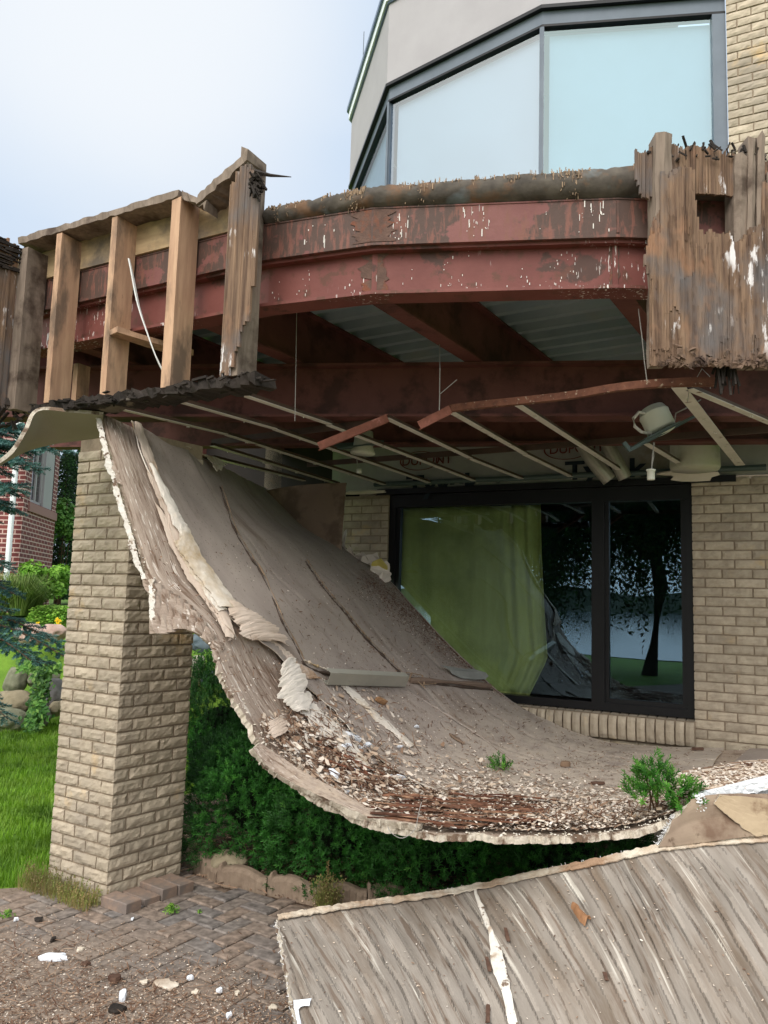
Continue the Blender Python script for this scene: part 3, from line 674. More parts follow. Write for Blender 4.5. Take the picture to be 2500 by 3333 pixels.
# knee wall of studs on the left
random.seed(21)
def stud(px,py,z1,mat='wood',w=.042,dp=.135,n=10,jit=.0012,ragg=0):
    p=FPt(px,py); p.z=2.685+U(-.01,.004)
    mb=MB(); r=[]
    for k in range(n+1):
        z=p.z+(z1-p.z)*k/n
        ring=[]
        for a,b in ((0,0),(1,0),(1,1),(0,1)):
            q=V((p.x,p.y,z))-FD*(a*w)+FB*(b*dp); q+=V((U(-jit,jit),U(-jit,jit),U(-jit,jit)))
            if k==n: q.z+=U(-ragg,ragg)
            ring.append(mb.vert(q))
        r.append(ring)
    for k in range(n):
        for j in range(4): mb.face((r[k][j],r[k][(j+1)%4],r[k+1][(j+1)%4],r[k+1][j]))
    mb.face(r[0][::-1]); mb.face(r[-1]); return mb.build('stud',M[mat],balc)
stud(19,1340,3.62,'greywood',w=.075); stud(142,1310,3.645); stud(324,1285,3.648); stud(523,1252,3.65,w=.06,ragg=.008); stud(746,1225,3.80,'greywood',w=.045,dp=.14,ragg=.02)
# inner studs glimpsed behind
for px,py in ((232,1290),):
    p=FPt(px,py,.35); mb=MB(); mb.par(V((p.x,p.y,2.68)),-FD*.04,FB*.09,Z*.35); mb.build('stud',M['wood'],balc)
# rotten plywood facing left on the fourth stud: vertical slivers
def slivers(mb,topf,botf,x0,x1,step,pl,off=0,th=.012,jt=6,jb=6,jo=.004,vf=None):
    x=x0
    while x<x1:
        w_=step*U(.35,2.1); yt=topf(x)+U(-jt,jt)*rnd()+jt*1.3*NZ.noise(V((x*.035,jt,0)))+jt*.8*NZ.noise(V((x*.12,jt,4))); yb=botf(x)+U(-jb,jb)*rnd()+jb*1.3*NZ.noise(V((x*.05,jb,9)))
        if yb>yt+6:
            o=off+U(-jo,jo); a=pl(x,yt,o); b=pl(x+w_,yt+U(-3,3),o); c=pl(x+w_,yb+U(-3,3),o); d=pl(x,yb,o)
            ym=(yt+yb)/2; nrm=(b-a).cross(d-a).normalized(); nrm=nrm if nrm.y>0 else -nrm
            mb.val=rnd() if vf is None else vf(x)
            f=[mb.vert(q+V((U(-.001,.001),U(-.002,.002),0))) for q in (a,b,c,d)]; g_=[mb.vert(q+nrm*th) for q in (a,b,c,d)]
            mb.face(f); mb.face(g_[::-1])
            for k in range(4): mb.face((f[k],g_[k],g_[(k+1)%4],f[(k+1)%4]))
        x+=w_
def pw(pts):
    def f(x):
        if x<=pts[0][0]: return pts[0][1]
        for a,b in zip(pts,pts[1:]):
            if x<=b[0]: return a[1]+(b[1]-a[1])*(x-a[0])/(b[0]-a[0])
        return pts[-1][1]
    return f
mb=MB()
pl4=lambda x,y,o: FPt(x,y,-.02+o)
slivers(mb,pw([(742,620),(780,540),(812,540),(850,590)]),pw([(742,1215),(775,1220),(800,1130),(830,1020),(850,760)]),752,838,7,lambda x,y,o:FPt(x-(y-540)*.055,y,-.02+o),0,.014,12,16,.0015)
mb.build('plywood_scrap',M['rotwood'],balc,label='splintered grey plywood strip still nailed to the tallest stud')
mb=MB()
for k in range(70):
    p=PY(815+U(-6,34),575+U(-18,50),3.46+U(-.03,.03)); q=p+V((U(-.01,.035),U(-.02,.02),U(-.05,.012))); mb.bar(p,q,U(.004,.014),U(.004,.012))
mb.tube([PY(830,560,3.45),PY(880,571,3.44),PY(948,576,3.42)],.004,5,rf=lambda t:.012*(1-t)+.002)
mb.build('black_splinter',M['blackwood'],balc)['kind']='stuff'
# plates
mb=MB(); pts=[FPt(45,797),FPt(230,735),FPt(400,682),FPt(580,618)]
a=FPt(60,800); b=FPt(582,622); a.z=3.65; b.z=3.652
def rplank(mb,a,b,w,h,n=26,jit=.004,side=FB,edge=.0):
    a=V(a);b=V(b); r=[]
    for k in range(n+1):
        c=a.lerp(b,k/n); e=.007*NZ.noise(c*9)
        r.append([mb.vert(c+side*(x*w)+Z*(y*h+(e if y else 0))+V((U(-jit,jit),U(-jit,jit),U(-jit,jit)))) for x,y in ((-.03,0),(1,0),(1,1),(-.03-e*2,1))])
    for k in range(n):
        for j in range(4): mb.face((r[k][j],r[k+1][j],r[k+1][(j+1)%4],r[k][(j+1)%4]))
    mb.face(r[0]); mb.face(r[-1][::-1])
rplank(mb,a,b,.15,.036,34); mb.build('top_plate',M['greywood'],balc)
mb=MB(); a=FPt(640,668,-.01); b=FPt(808,522,-.01); rplank(mb,a,b,.13,.05,14,.006); rplank(mb,FPt(585,640,.0),FPt(668,678,.0),.1,.03,8,.012); mb.build('broken_plate',M['greywood'],balc,label='snapped top plate tilting up to the tallest stud')
mb=MB(); a=FPt(100,1352); b=FPt(835,1262); a.z=2.632; b.z=2.64; rplank(mb,a,b,.15,.05,60,.013)
for k in range(120):
    t=rnd(); p=a.lerp(b,t)+Z*U(.0,.055)+FB*U(-.03,.06); q=p+(b-a).normalized()*U(-.1,.1)+Z*U(-.015,.01); mb.bar(p,q,U(.004,.02),U(.004,.012))
mb.build('bottom_plate',M['blackwood'],balc)
mb=MB(); a=FPt(60,880,.145); b=FPt(800,650,.145); a.z=b.z=3.487; mb.bar(a+Z*.085,b+Z*.085,.02,.17,n=8,jit=.001); mb.build('rim_board',M['wood_h'],balc)
mb=MB(); p=FPt(368,1078,-.005); q=p+FB*.45-FD*.1; mb.bar(p+Z*.0,q,.09,.03,n=4,jit=.002); mb.build('blocking',M['wood'],balc)
# corner return at far left
mb=MB(); c0=FPt(25,1340); rd=AZ(216)
for k in range(60):
    o=k*.013; z1=3.63+U(-.03,.02)+.1*o; z0=2.60+U(-.03,.08)
    mb.val=rnd(); p=c0+rd*o; mb.par(V((p.x,p.y,z0))+FD*U(.0,.02),rd*.013,FD*.012,Z*(z1-z0))
mb.build('plywood_fascia',M['rotwood'],balc,label='decayed dark plywood return at the far left corner')
mb=MB()
for k in range(90):
    p=c0+rd*U(-.05,.35)+Z*0; p=V((p.x,p.y,U(2.58,2.85)))+FB*U(-.02,.1); mb.bar(p,p+V((U(-.08,.08),U(-.03,.03),U(-.06,.06))),U(.006,.03),U(.004,.012))
for k in range(50):
    p=c0+rd*U(-.12,.4); p=V((p.x,p.y,U(3.45,3.64))); mb.bar(p,p+rd*U(.05,.2)+Z*U(-.01,.02),U(.006,.02),U(.004,.012))
mb.build('rotten_scraps',M['blackwood'],balc)['kind']='stuff'
# right hand plywood and posts
def RP(x,y,o=0): return PP(x,y,R1,RA,o)
random.seed(5)
def post(px0,px1,pt,pb,off,dp,mat='greywood'):
    mb=MB(); n=14; r=[]; c=[]
    for k in range(n+1):
        y=pb+(pt-pb)*k/n; j=.003
        a=RP(px0+(y-pb)*-.01,y,off); b=RP(px1+(y-pb)*-.01,y,off); m_=(a+b)/2+V((0,-.008,0)); f=V((0,dp,0))
        e=lambda: V((U(-j,j),U(-j,j),(U(-.02,.02) if k==n else 0)))
        r.append([mb.vert(q+e()) for q in (a,m_,b,b+f,a+f)])
    for k in range(n):
        for j in range(5): mb.face((r[k][j],r[k+1][j],r[k+1][(j+1)%5],r[k][(j+1)%5]))
    mb.face(r[0]); mb.face(r[-1][::-1]); return mb.build('stud',M[mat],balc)
post(2128,2180,440,1180,.012,.09); post(2385,2425,505,1185,.02,.09); post(2428,2452,440,1185,.012,.09); post(2458,2482,440,1185,.014,.09); post(2492,2540,570,1185,.014,.09,)
mb=MB(); 
lo=pw([(2100,840),(2118,760),(2140,700),(2162,600),(2172,585),(2200,545),(2250,545),(2258,560),(2262,655),(2272,735),(2290,762),(2305,745),(2330,765),(2375,750),(2385,800),(2440,745),(2475,740),(2480,590),(2600,560)])
bo=pw([(2095,840),(2108,840),(2112,1190),(2600,1192)])
slivers(mb,lo,bo,2116,2570,6.5,RP,0,.012,13,6,.0004)
for xa,xb,ta,tb in ((2122,2168,770,1150),(2150,2212,560,1010),(2215,2262,905,1185),(2262,2330,800,1180),(2318,2372,830,1120),(2376,2430,770,1188),(2436,2476,745,1100),(2470,2540,900,1188)):
    vv_=rnd(); slivers(mb,pw([(xa,ta),(xb,ta+U(-30,30))]),pw([(xa,tb),((xa+xb)/2,tb+U(-30,10)),(xb,tb+U(-20,10))]),xa,xb,9,RP,-.007,.009,18,22,.0002,lambda x:vv_)
for k in range(9): xa=2120+k*44+U(-8,8); slivers(mb,pw([(xa,U(900,1050)),(xa+36,U(900,1050))]),pw([(xa,U(1090,1180)),(xa+36,U(1090,1180))]),xa,xa+U(14,36),4,RP,-.004,.004,24,24,.0015)
slivers(mb,pw([(2096,835),(2125,720)]),pw([(2096,870),(2112,900),(2135,930)]),2096,2140,4,RP,-.006,.01,10,18,.003)
# surface splinters
for k in range(330):
    x=U(2115,2520); y=U(max(lo(x),560)+20,1180); l=U(15,90); 
    a=RP(x,y,-.006-U(0,.006)); b=RP(x+U(-1.5,1.5),min(1185,y+l),-.005); mb.val=rnd(); mb.bar(a,b,U(.001,.004),U(.001,.003))
mb.build('plywood_fascia',M['rotwood'],balc,label='large shredded weathered plywood fascia at the right with white stains')
mb=MB(); slivers(mb,pw([(2150,505),(2190,475),(2260,475),(2380,500)]),pw([(2150,630),(2260,628),(2380,637)]),2150,2392,4.5,RP,.035,.014,16,2,.003); 
slivers(mb,pw([(2445,520),(2520,520)]),pw([(2445,660),(2520,660)]),2475,2540,4.5,RP,.035,.014,16,6,.003)
slivers(mb,pw([(2062,500),(2110,480)]),pw([(2062,560),(2085,640),(2110,640)]),2068,2128,5,RP,.05,.014,16,12,.004)
mb.build('plywood_strip',M['rotwood'],balc,label='splintered pale plywood strip between the two right posts')
mb=MB()
for k in range(60):
    x=U(2110,2500); p=RP(x,490+U(-12,30),U(.0,.09)); q=p+V((U(-.03,.03),U(-.02,.02),U(-.01,.045))); mb.bar(p,q,U(.003,.01),U(.003,.01))
mb.build('black_splinter',M['blackwood'],balc)['kind']='stuff'
M['mud']=mk('rotten_mush',(96,76,62),(120,98,82),20,c3=(70,54,46),s3=12,t3=(.5,.6),bump=.9,bs=40,bd=.008)
mb=MB()
for k in range(110):
    x=U(2118,2500); p=RP(x,1188+U(-70,4)*rnd()**1.5,-.014); r=U(.008,.03); s_=[V((U(-1,1)*r,U(-.4,.4)*r,U(-1,1)*r*.8)) for _ in range(4)]
    i=[mb.vert(p+q) for q in s_]; mb.face((i[0],i[1],i[2])); mb.face((i[0],i[2],i[3])); mb.face((i[1],i[2],i[3])); mb.face((i[0],i[1],i[3]))
mb.build('rotten_scraps',M['mud'],balc)['kind']='stuff'
# ---- suspended ceiling grid under the deck ----
M['galv']=mk('pale_channel_metal',(196,190,178),(212,206,196),6,c3=(120,90,70),s3=9,t3=(.62,.68),bump=.1,rough=.6)
M['darkmetal']=mk('dark_channel_side',(70,56,48),(86,66,56),10,bump=.2,rough=.6)
grid=empty('ceiling_grid',(.6,5,2.69),'bare suspended ceiling grid of parallel pale metal channels left hanging under the balcony','ceiling grid')
def chan(a,b,w_=.040,name='channel',parent=grid,z=2.69,**k):
    p=PZ(*a,z); q=PZ(*b,z); mb=MB(); d=(q-p).normalized(); s_=d.cross(Z)
    mb.par(p-s_*w_/2,q-p,s_*w_,Z*.003); mb.mat=1
    mb.par(p-s_*w_*.32+Z*.0035,q-p,s_*.002,Z*.02); mb.par(p+s_*w_*.32+Z*.0035,q-p,-s_*.002,Z*.02)
    # screws
    n=int((q-p).length/.4)
    mb.mat=0
    for i in range(n):
        c=p+(q-p)*((i+.5+U(-.2,.2))/n); mb.bar(c-Z*.012,c+s_*.001,.005,.005)
        if rnd()<.5: c=c+s_*.006-Z*.004; mb.par(c,s_*.008,d*.01,Z*-.008)
    return mb.build(name,[M['galv'],M['darkmetal']],parent,**k)
for a,b in (((772,1281),(1073,1382)),((1070,1385),(1576,1579)),((573,1306),(895,1397)),((895,1399),(1438,1587)),((387,1332),(737,1415)),((739,1417),(1305,1596)),((690,1452),(1103,1578)),((690,1491),(990,1566)),
            ((1465,1340),(1708,1478)),((1708,1480),(1890,1568)),((1257,1362),(1530,1492)),((1530,1494),(1728,1571)),((1681,1316),(2050,1553)),((2103,1445),(2235,1524)),((2244,1268),(2510,1380))):
    chan(a,b)
for a,b in (((1000,1512),(2500,1397)),((690,1440),(1250,1370))):
    p=PZ(*a,2.725); q=PZ(*b,2.725); mb=MB(); mb.bar(p,q,.012,.04); mb.build('carrying_channel',M['darkmetal'],grid)
mb=MB(); pts=[PZ(x,y,2.70) for x,y in ((1462,1328),(1600,1312),(1740,1298),(1862,1284),(1990,1262),(2103,1249),(2220,1242),(2330,1240))]
for i in range(50):
    a=crom(pts,i/50); b=crom(pts,(i+1)/50); mb.bar(a,b,.004,.036); mb.par(a+Z*-.019,b-a,V((0,.03,0)),Z*.003)
mb.build('edge_track',M['rust'],grid)
M['rustred']=mk('rusty_red_track',(146,92,78),(120,76,62),20,c3=(176,120,108),s3=12,t3=(.55,.65),bump=.6,bs=60,bd=.003)
def trk(a,b,za,zb,label,wv=.045):
    p=PZ(*a,za); q=PZ(*b,zb); mb=MB(); mb.bar(p,q,.003,wv,n=8,jit=.001); d=(q-p).normalized(); s_=d.cross(Z).normalized()
    mb.par(p-Z*wv/2,q-p,s_*.03,Z*.002); mb.par(p+Z*wv/2,q-p,s_*.03,Z*-.002)
    mb.build('track_piece',M['rustred'],label=label,cat='metal strip',group='broken edge tracks hanging from the ceiling grid')
trk((1262,1360),(1037,1452),2.69,2.52,'longer rusty red track piece drooping left below the grid')
trk((1467,1332),(1364,1384),2.69,2.60,'shorter rusty red track piece with a broken end nearer the right')
lj=chan((2208,1261),(2410,1515),.062,name='loose_channel',parent=None,label='wide pale metal channel hanging crooked at the right end of the grid',cat='metal strip')
# wires
M['wire']=mk('grey_wire',(150,146,140),(160,156,150),5,bump=0)
def wire(pts,r,label,name='hanging_wire'):
    mb=MB(); mb.tube(pts,r,5); mb.build(name,M['wire'],label=label,cat='wire',group='thin wires hanging from the deck')
wire([PZ(1430,1040,3.3)]+[PY(1432,1200,3.95),PY(1431,1300,3.95),PY(1430,1335,3.95)],.0025,'thin straight wire hanging in the middle with a twisted lower end')
wire([PY(1433,1282,3.95),PY(1487,1236,3.95)],.002,'short wire stub sticking out to the upper right of the middle wire')
wire([PY(2078,1005,3.4),PY(2090,1100,3.42),PY(2098,1180,3.44),PY(2106,1240,3.45)],.0022,'thin slanting wire beside the plywood fascia')
wire([PY(966,1010,4.),PY(963,1200,4.),PY(960,1370,4.)],.0018,'hair thin wire hanging right of the tallest stud')
wire([PY(2238,1310,3.6),PY(2243,1270,3.6),PY(2262,1240,3.6),PY(2285,1200,3.6),PY(2310,1225,3.55),PY(2312,1265,3.55)],.002,'curled wire loop under the plywood fascia')
# recessed lamp can
M['can']=mk('cream_enamel',(196,196,180),(206,204,190),4,c3=(150,140,120),s3=6,t3=(.62,.7),bump=.05,rough=.5)
lc=empty('recessed_light',PZ(2150,1440,2.7),'tipped cream recessed lamp can on its bracket hanging in the grid near the brick wall','lamp housing')
base=PY(2155,1402,4.12); ax=V((-.32,.25,.9)).normalized()
mb=MB(); mb.lathe(base,[(.076,0),(.079,.01),(.079,.095),(.081,.098),(.081,.105),(.077,.107),(.067,.136),(.05,.143),(.0,.145)],24,ax); mb.build('lamp_can',M['can'],lc,smooth=True)
mb=MB()
for dy in (0,.10): mb.bar(PY(2050,1462+dy*60,4.06+dy),PY(2272,1346+dy*60,4.10+dy),.03,.008)
mb.bar(PY(2030,1440,4.06),PY(2052,1468,4.06),.02,.02); mb.par(PY(2100,1430,4.02),PY(2215,1372,4.02)-PY(2100,1430,4.02),V((0,.25,0)),Z*.006)
mb.build('bracket',M['pvc'],lc)
mb=MB(); mb.tube([PY(2108,1346,4.1),PY(2080,1342,4.1),PY(2062,1362,4.1),PY(2066,1388,4.1),PY(2088,1406,4.1),PY(2120,1412,4.1)],.009,8); mb.build('flexible_conduit',M['galv'],lc,smooth=True)
mb=MB(); mb.tube([PY(2196,1370,4.1),PY(2200,1345,4.1),PY(2230,1330,4.02),PY(2290,1296,4.4)],.004,6); mb.build('cable',M['wire'],lc)
sk=empty('hanging_socket',PY(2122,1550,4.1),'cream lamp socket dangling on two wires over the window mullion','lamp socket','dangling lamp sockets')
mb=MB(); mb.lathe(PY(2119,1562,4.1),[(.019,0),(.02,.004),(.02,.045),(.024,.047),(.024,.056),(.010,.058)],16); mb.build('socket',M['can'],sk,smooth=True)
mb=MB(); mb.tube([PY(2121,1531,4.1),PY(2124,1480,4.1),PY(2130,1440,4.1)],.003,5); mb.tube([PY(2119,1531,4.1),PY(2128,1485,4.1),PY(2127,1440,4.1)],.0025,5); mb.build('cable',M['wire'],sk)
sk=empty('hanging_socket',PY(1168,1540,5.6),'small white lamp socket dangling on one wire over the narrow brick pier','lamp socket','dangling lamp sockets')
mb=MB(); mb.lathe(PY(1169,1540,5.6),[(.019,0),(.02,.004),(.02,.03),(.012,.032)],14); mb.build('socket',M['can'],sk,smooth=True)
mb=MB(); mb.tube([PY(1165,1522,5.6),PY(1161,1490,5.6),PY(1160,1472,5.6)],.003,5); mb.build('cable',M['wire'],sk)
l2=empty('recessed_light',PY(1180,1470,5.4),'grimy grey recessed lamp can half hidden behind the grid channels','lamp housing')
mb=MB(); mb.lathe(PY(1180,1478,5.4),[(.085,0),(.088,.01),(.07,.05),(.062,.16),(.0,.165)],22,V((.05,0,1))); mb.build('lamp_can',M['can'],l2,smooth=True)
mb=MB(); mb.bar(PY(1090,1462,5.35),PY(1220,1446,5.35),.05,.01); mb.bar(PY(1070,1452,5.5),PY(1250,1440,5.5),.01,.03); mb.build('bracket',M['pvc'],l2)
# ducts
M['duct']=mk('foil_flexible_duct',(150,146,134),(176,172,160),6,bump=.1,rough=.4,metal=.35)
def duct(pts,r,label):
    mb=MB(); P=[crom(pts,i/60) for i in range(61)]; mb.tube(P,r,16,rf=lambda t:r*(1+.07*math.sin(t*60*math.pi)*1.0))
    mb.build('flexible_duct',M['duct'],label=label,cat='duct',group='flexible ducts above the window')
duct([WP(1835,1330,.35),WP(1872,1400,.32),WP(1925,1490,.28),WP(1985,1562,.22)],.058,'longer grey ribbed flexible duct, left of the two above the window')
duct([WP(1905,1340,.35),WP(1950,1390,.32),WP(1990,1470,.28),WP(2035,1556,.22)],.052,'shorter shiny ribbed flexible duct, right of the two above the window')
M['insul']=mk('stained_white_plastic',(196,196,184),(176,174,150),2,c3=(120,116,80),s3=2.2,t3=(.5,.7),bump=.15,rough=.6)
mb=MB(); mb.lathe(WP(2262,1530,.32),[(.16,0),(.17,.02),(.165,.25),(.15,.42),(.10,.46),(0,.46)],24); mb.build('fan_housing',M['insul'],label='large stained off white fan housing above the brick wall corner',cat='fan housing',smooth=True)
# black felt strip hanging below the plywood
mb=MB(); random.seed(9)
for k in range(26):
    p=RP(U(2330,2395),1190+U(-4,10),U(.03,.1)); l=U(.04,.13); mb.bar(p,p+V((U(-.02,.02),U(-.02,.02),-l)),U(.004,.012),.004,up=V((0,1,0)))
mb.build('torn_felt',M['blackwood'],label='black shredded roofing felt hanging below the plywood fascia',cat='torn felt')
# white curved trim
M['trim']=mk('white_vinyl',(214,214,210),(226,226,222),3,bump=0,rough=.5)
mb=MB(); pts=[FPt(x,y,-.03+.10*t) for (x,y),t in zip(((420,843),(432,900),(450,990),(475,1070),(503,1150),(528,1205)),(0,.1,.2,.4,.7,1))]
for i in range(24): mb.bar(crom(pts,i/24),crom(pts,(i+1)/24),.018,.006)
mb.build('trim_strip',M['trim'],label='curved white vinyl trim strip leaning between two studs',cat='trim strip')
M['paper']=mk('pale_torn_paper',(206,196,182),(222,212,200),4,c3=(170,146,112),s3=2.5,t3=(.5,.65),bump=.3,bs=30,bd=.004)
def scrap(mb,c,ax,ay,n=9,rough=.25,th=.004,curl=0):
    c,ax,ay=V(c),V(ax),V(ay); nn=ax.cross(ay).normalized()
    P=[]
    for k in range(n):
        t=2*math.pi*k/n; r=1+U(-rough,rough); P.append(c+ax*math.cos(t)*r+ay*math.sin(t)*r+nn*(curl*math.cos(t)**2))
    a=[mb.vert(p+nn*th/2) for p in P]; b=[mb.vert(p-nn*th/2) for p in P]; mb.face(a); mb.face(b[::-1])
    for k in range(n): mb.face((a[k],b[k],b[(k+1)%n],a[(k+1)%n]))
mb=MB(); p=WP(2262,1548,.07); scrap(mb,p,XR*.17,Z*.035+WN*.03,12,.25,.01); p=WP(2185,1540,.08); scrap(mb,p,XR*.1,Z*.012+WN*.03,12,.25,.01); mb.build('plaster_scrap',M['paper'],label='torn cream plasterboard edge over the right window corner',cat='plaster scrap',group='plaster edges left above the window')
mb=MB(); p=WP(1190,1602,.08); scrap(mb,p,XR*.20,Z*.012+WN*.02,14,.2,.012); mb.build('plaster_scrap',M['paper'],label='torn cream plasterboard edge on top of the narrow brick pier',cat='plaster scrap',group='plaster edges left above the window')
# ================= fallen soffit sheets =================
random.seed(31)
def proj(p):
    d=p-CP; z=d.dot(Fd); return 1250+FPX*d.dot(Rc)/z,1666.5-FPX*d.dot(Uc)/z
FL=[PZ(322,1335,2.66),PY(345,1440,4.0),PY(385,1590,3.95),PY(430,1745,3.9),PY(484,1890,3.86),PY(650,2050,3.82),PY(735,2210,3.74),PY(835,2380,3.66),PY(868,2430,3.62),PY(955,2525,3.58),PY(1060,2605,3.55),PY(1210,2668,3.52),PY(1370,2692,3.48),PY(1560,2706,3.45),PY(1740,2715,3.42),PY(1890,2708,3.42),PY(2040,2690,3.42),PY(2180,2655,3.42)]
BL_=[PZ(862,1588,2.66),PY(905,1640,6.9),PY(1000,1722,6.95),WP(1112,1775,.10),WP(1185,1830,.09),WP(1265,1890,.08),WP(1345,1975,.08),WP(1430,2068,.08),WP(1525,2160,.08),WP(1620,2250,.08),WP(1700,2305,.1),WP(1790,2350,.11),WP(1860,2382,.12),WP(1930,2405,.12),WP(2010,2422,.12),WP(2110,2430,.12),WP(2260,2434,.10),WP(2440,2436,.08)]
def surf0(s,t):
    a=crom(FL,t); b=crom(BL_,t); p=a.lerp(b,s)
    w=math.sin(s*math.pi)
    p=CP+(p-CP)*(1-.105*math.sin(math.pi*max(0,min(1,s))**.7)*(1-sm(.22,.42,t)))
    p=p+Z*(.016*abs(NZ.noise(V((s*3.2,t*5,4))))*w-.010*abs(math.sin((s*4.2+.3)*math.pi))*w)
    p=p+Z*(-.05*w*sm(.1,.5,t)+.012*NZ.noise(V((s*5,t*9,0)))+.004*NZ.noise(V((s*16,t*30,2))))
    return p
TAB=[]
for i in range(121):
    for j in range(61):
        p=surf0(j/60,i/120); x,y=proj(p); TAB.append((x,y,j/60,i/120))
def lookup(x,y):
    b=min(TAB,key=lambda r:(r[0]-x)**2+(r[1]-y)**2); s,t=b[2],b[3]
    for _ in range(6):
        p=surf0(s,t); u,v=proj(p); e=.004
        us,vs=proj(surf0(s+e,t)); ut,vt=proj(surf0(s,t+e)); a,b_,c,d=(us-u)/e,(ut-u)/e,(vs-v)/e,(vt-v)/e; D=a*d-b_*c
        if abs(D)<1: break
        dx,dy=x-u,y-v; s+=max(-.02,min(.02,(d*dx-b_*dy)/D)); t+=max(-.01,min(.01,(-c*dx+a*dy)/D)); s=max(0,min(1,s)); t=max(0,min(1,t))
    return s,t
def snrm(s,t):
    e=.003; a=surf0(s+e,t)-surf0(s-e,t); b=surf0(s,t+e)-surf0(s,t-e); n=a.cross(b).normalized(); return n if n.z>0 else -n
def on(x,y,off=.0):
    s,t=lookup(x,y); return surf0(s,t)+snrm(s,t)*off
M['board']=mk('sodden_board_face',(146,128,114),(172,156,142),3,(1,5,1),c3=(112,90,74),s3=3,t3=(.5,.62),st3=(1,7,1),c4=(208,196,184),s4=5,t4=(.6,.66),st4=(1.2,8,1),c5=(176,158,140),s5=6,t5=(.35,.6),mask=(0,2.6,3.6),coord='suv',bump=.7,bs=12,bd=.01)
M['sheet']=mk('grey_brown_board_paper',(150,137,128),(166,153,142),1.6,(1,2,1),c3=(122,104,90),s3=1.3,t3=(.56,.74),st3=(1,3,1),c4=(104,90,80),s4=36,t4=(.62,.68),st4=(1,1.4,1),c5=(186,172,156),s5=5,t5=(.3,.6),mask=(0,3.0,4.2),coord='suv',bump=.4,bs=40,bd=.004)
M['gyps']=mk('broken_gypsum_edge',(176,164,146),(206,196,180),18,c3=(112,92,76),s3=9,t3=(.50,.58),bump=.9,bs=50,bd=.01)
M['under']=mk('painted_soffit_underside',(150,144,124),(158,152,134),2,bump=.08)
M['beige']=mk('beige_torn_paper',(190,170,152),(206,188,172),4,c3=(150,116,84),s3=3,t3=(.55,.68),c4=(70,48,36),s4=26,t4=(.7,.72),bump=.3,bd=.004)
def ft(i): return i/(len(FL)-1.)
sof=empty('fallen_soffit',(0,4.5,.7),'huge curved soffit sheet torn from the balcony and swept down past the window','fallen soffit')
mb=MB()
def basef(u,v):
    s=v; p=surf0(s,u)-snrm(max(.01,min(.99,s)),max(.01,min(.99,u)))*.012
    e=max(0,1-s/.02)
    if e>0: 
        d=(crom(BL_,u)-crom(FL,u)).normalized(); am=.25+.75*sm(.2,.3,u); p=p+d*(.022*NZ.noise(V((u*27,0,3)))+.016*NZ.noise(V((u*71,1,3)))+.016*NZ.noise(V((u*210,1,3)))+.004*U(-1,1))*e*am
        p.z+=(.010*NZ.noise(V((u*53,4,3)))+.002*U(-1,1))*e*am
    p.z+=.004*math.sin(s*220)*(1-sm(.1,.2,s))
    return p
mb.sheet(basef,420,70,.030,0,2,1,flip=False,uvs=(6,3)); 
mb.build('board',[M['board'],M['gyps'],M['under']],sof)
EDG=[(408,1340),(440,1440),(470,1530),(505,1600),(545,1680),(580,1745),(620,1840),(680,1930),(740,2000),(800,2060),(870,2115),(940,2190),(1000,2240),(1060,2300),(1120,2370),(1190,2440),(1270,2510),(1380,2570),(1520,2600),(1700,2610)]
ES=sorted([lookup(*q)[::-1] for q in EDG])
def es(t):
    if t<=ES[0][0]: return ES[0][1]
    for a,b in zip(ES,ES[1:]):
        if t<=b[0]: return a[1]+(b[1]-a[1])*(t-a[0])/(b[0]-a[0]+1e-9)
    return ES[-1][1]
def ovf(u,v):
    t=u*.97; s0=es(t)+.012*NZ.noise(V((t*40,2,2)))+.02*NZ.noise(V((t*12,2,6))); s=s0+(1-s0)*v
    k=math.exp(-v*9); p=surf0(s,t)+snrm(min(.99,s),max(.01,min(.99,t)))*(.006+.028*k*(.6+NZ.noise(V((t*14,1,1)))))
    # long seams running down the sheet
    for c,wd in ((.42,.004),(.66,.003),(.83,.003)):
        cc=c+.01*NZ.noise(V((t*8,c*9,0))); dd=abs(s-cc)
        if dd<.014: p.z-=.007*(1-dd/.014)
    return p
mb=MB(); mb.sheet(ovf,230,110,.006,0,1,1,flip=False,uvs=(6,3)); mb.build('paper_face',[M['sheet'],M['paper']],sof,smooth=False)
def strip(name,Lp,Rp,off,mats,n=40,m=8,curl=.004,rag=4,parent=sof,label=None,th=.003):
    mb=MB(); 
    off*=.75; n=max(40,n*2); A=[on(x,y,off) for x,y in Lp]; B=[on(x,y,off+.004) for x,y in Rp]
    def f(u,v):
        a=crom(A,u); b=crom(B,u); d=(b-a); a=a+d*(.30*NZ.noise(V((u*6,A[0].x*5,1)))+.12*NZ.noise(V((u*31,a.x*5,1)))+.03*U(-1,1)); b=b+d*(.22*NZ.noise(V((u*7,A[0].x*5,7)))+.10*NZ.noise(V((u*37,a.x*5,7)))+.03*U(-1,1)); p=a.lerp(b,v)
        p=p+V((.003*NZ.noise(V((u*22,v*3,2))),-.005*abs(NZ.noise(V((u*12+v*2,v*2.5,7)))),.006*abs(NZ.noise(V((u*15-v*2,v*2,3))))))
        return p+Z*(curl*math.sin(v*math.pi)*(.7+.6*NZ.noise(V((u*7,3,A[0].x))))) - V((0,1,0))*(curl*.8*math.sin(v*math.pi))
    mb.sheet(f,n,m,th,0,0,0,flip=True); return mb.build(name,mats,parent,label=label)
strip('torn_paper',[(428,1380),(452,1470),(490,1590),(535,1700),(590,1830),(660,1940),(720,2040)],[(448,1385),(480,1480),(520,1590),(568,1700),(628,1820),(705,1940),(752,2072)],.03,M['beige'],label='long beige paper curl near the top')
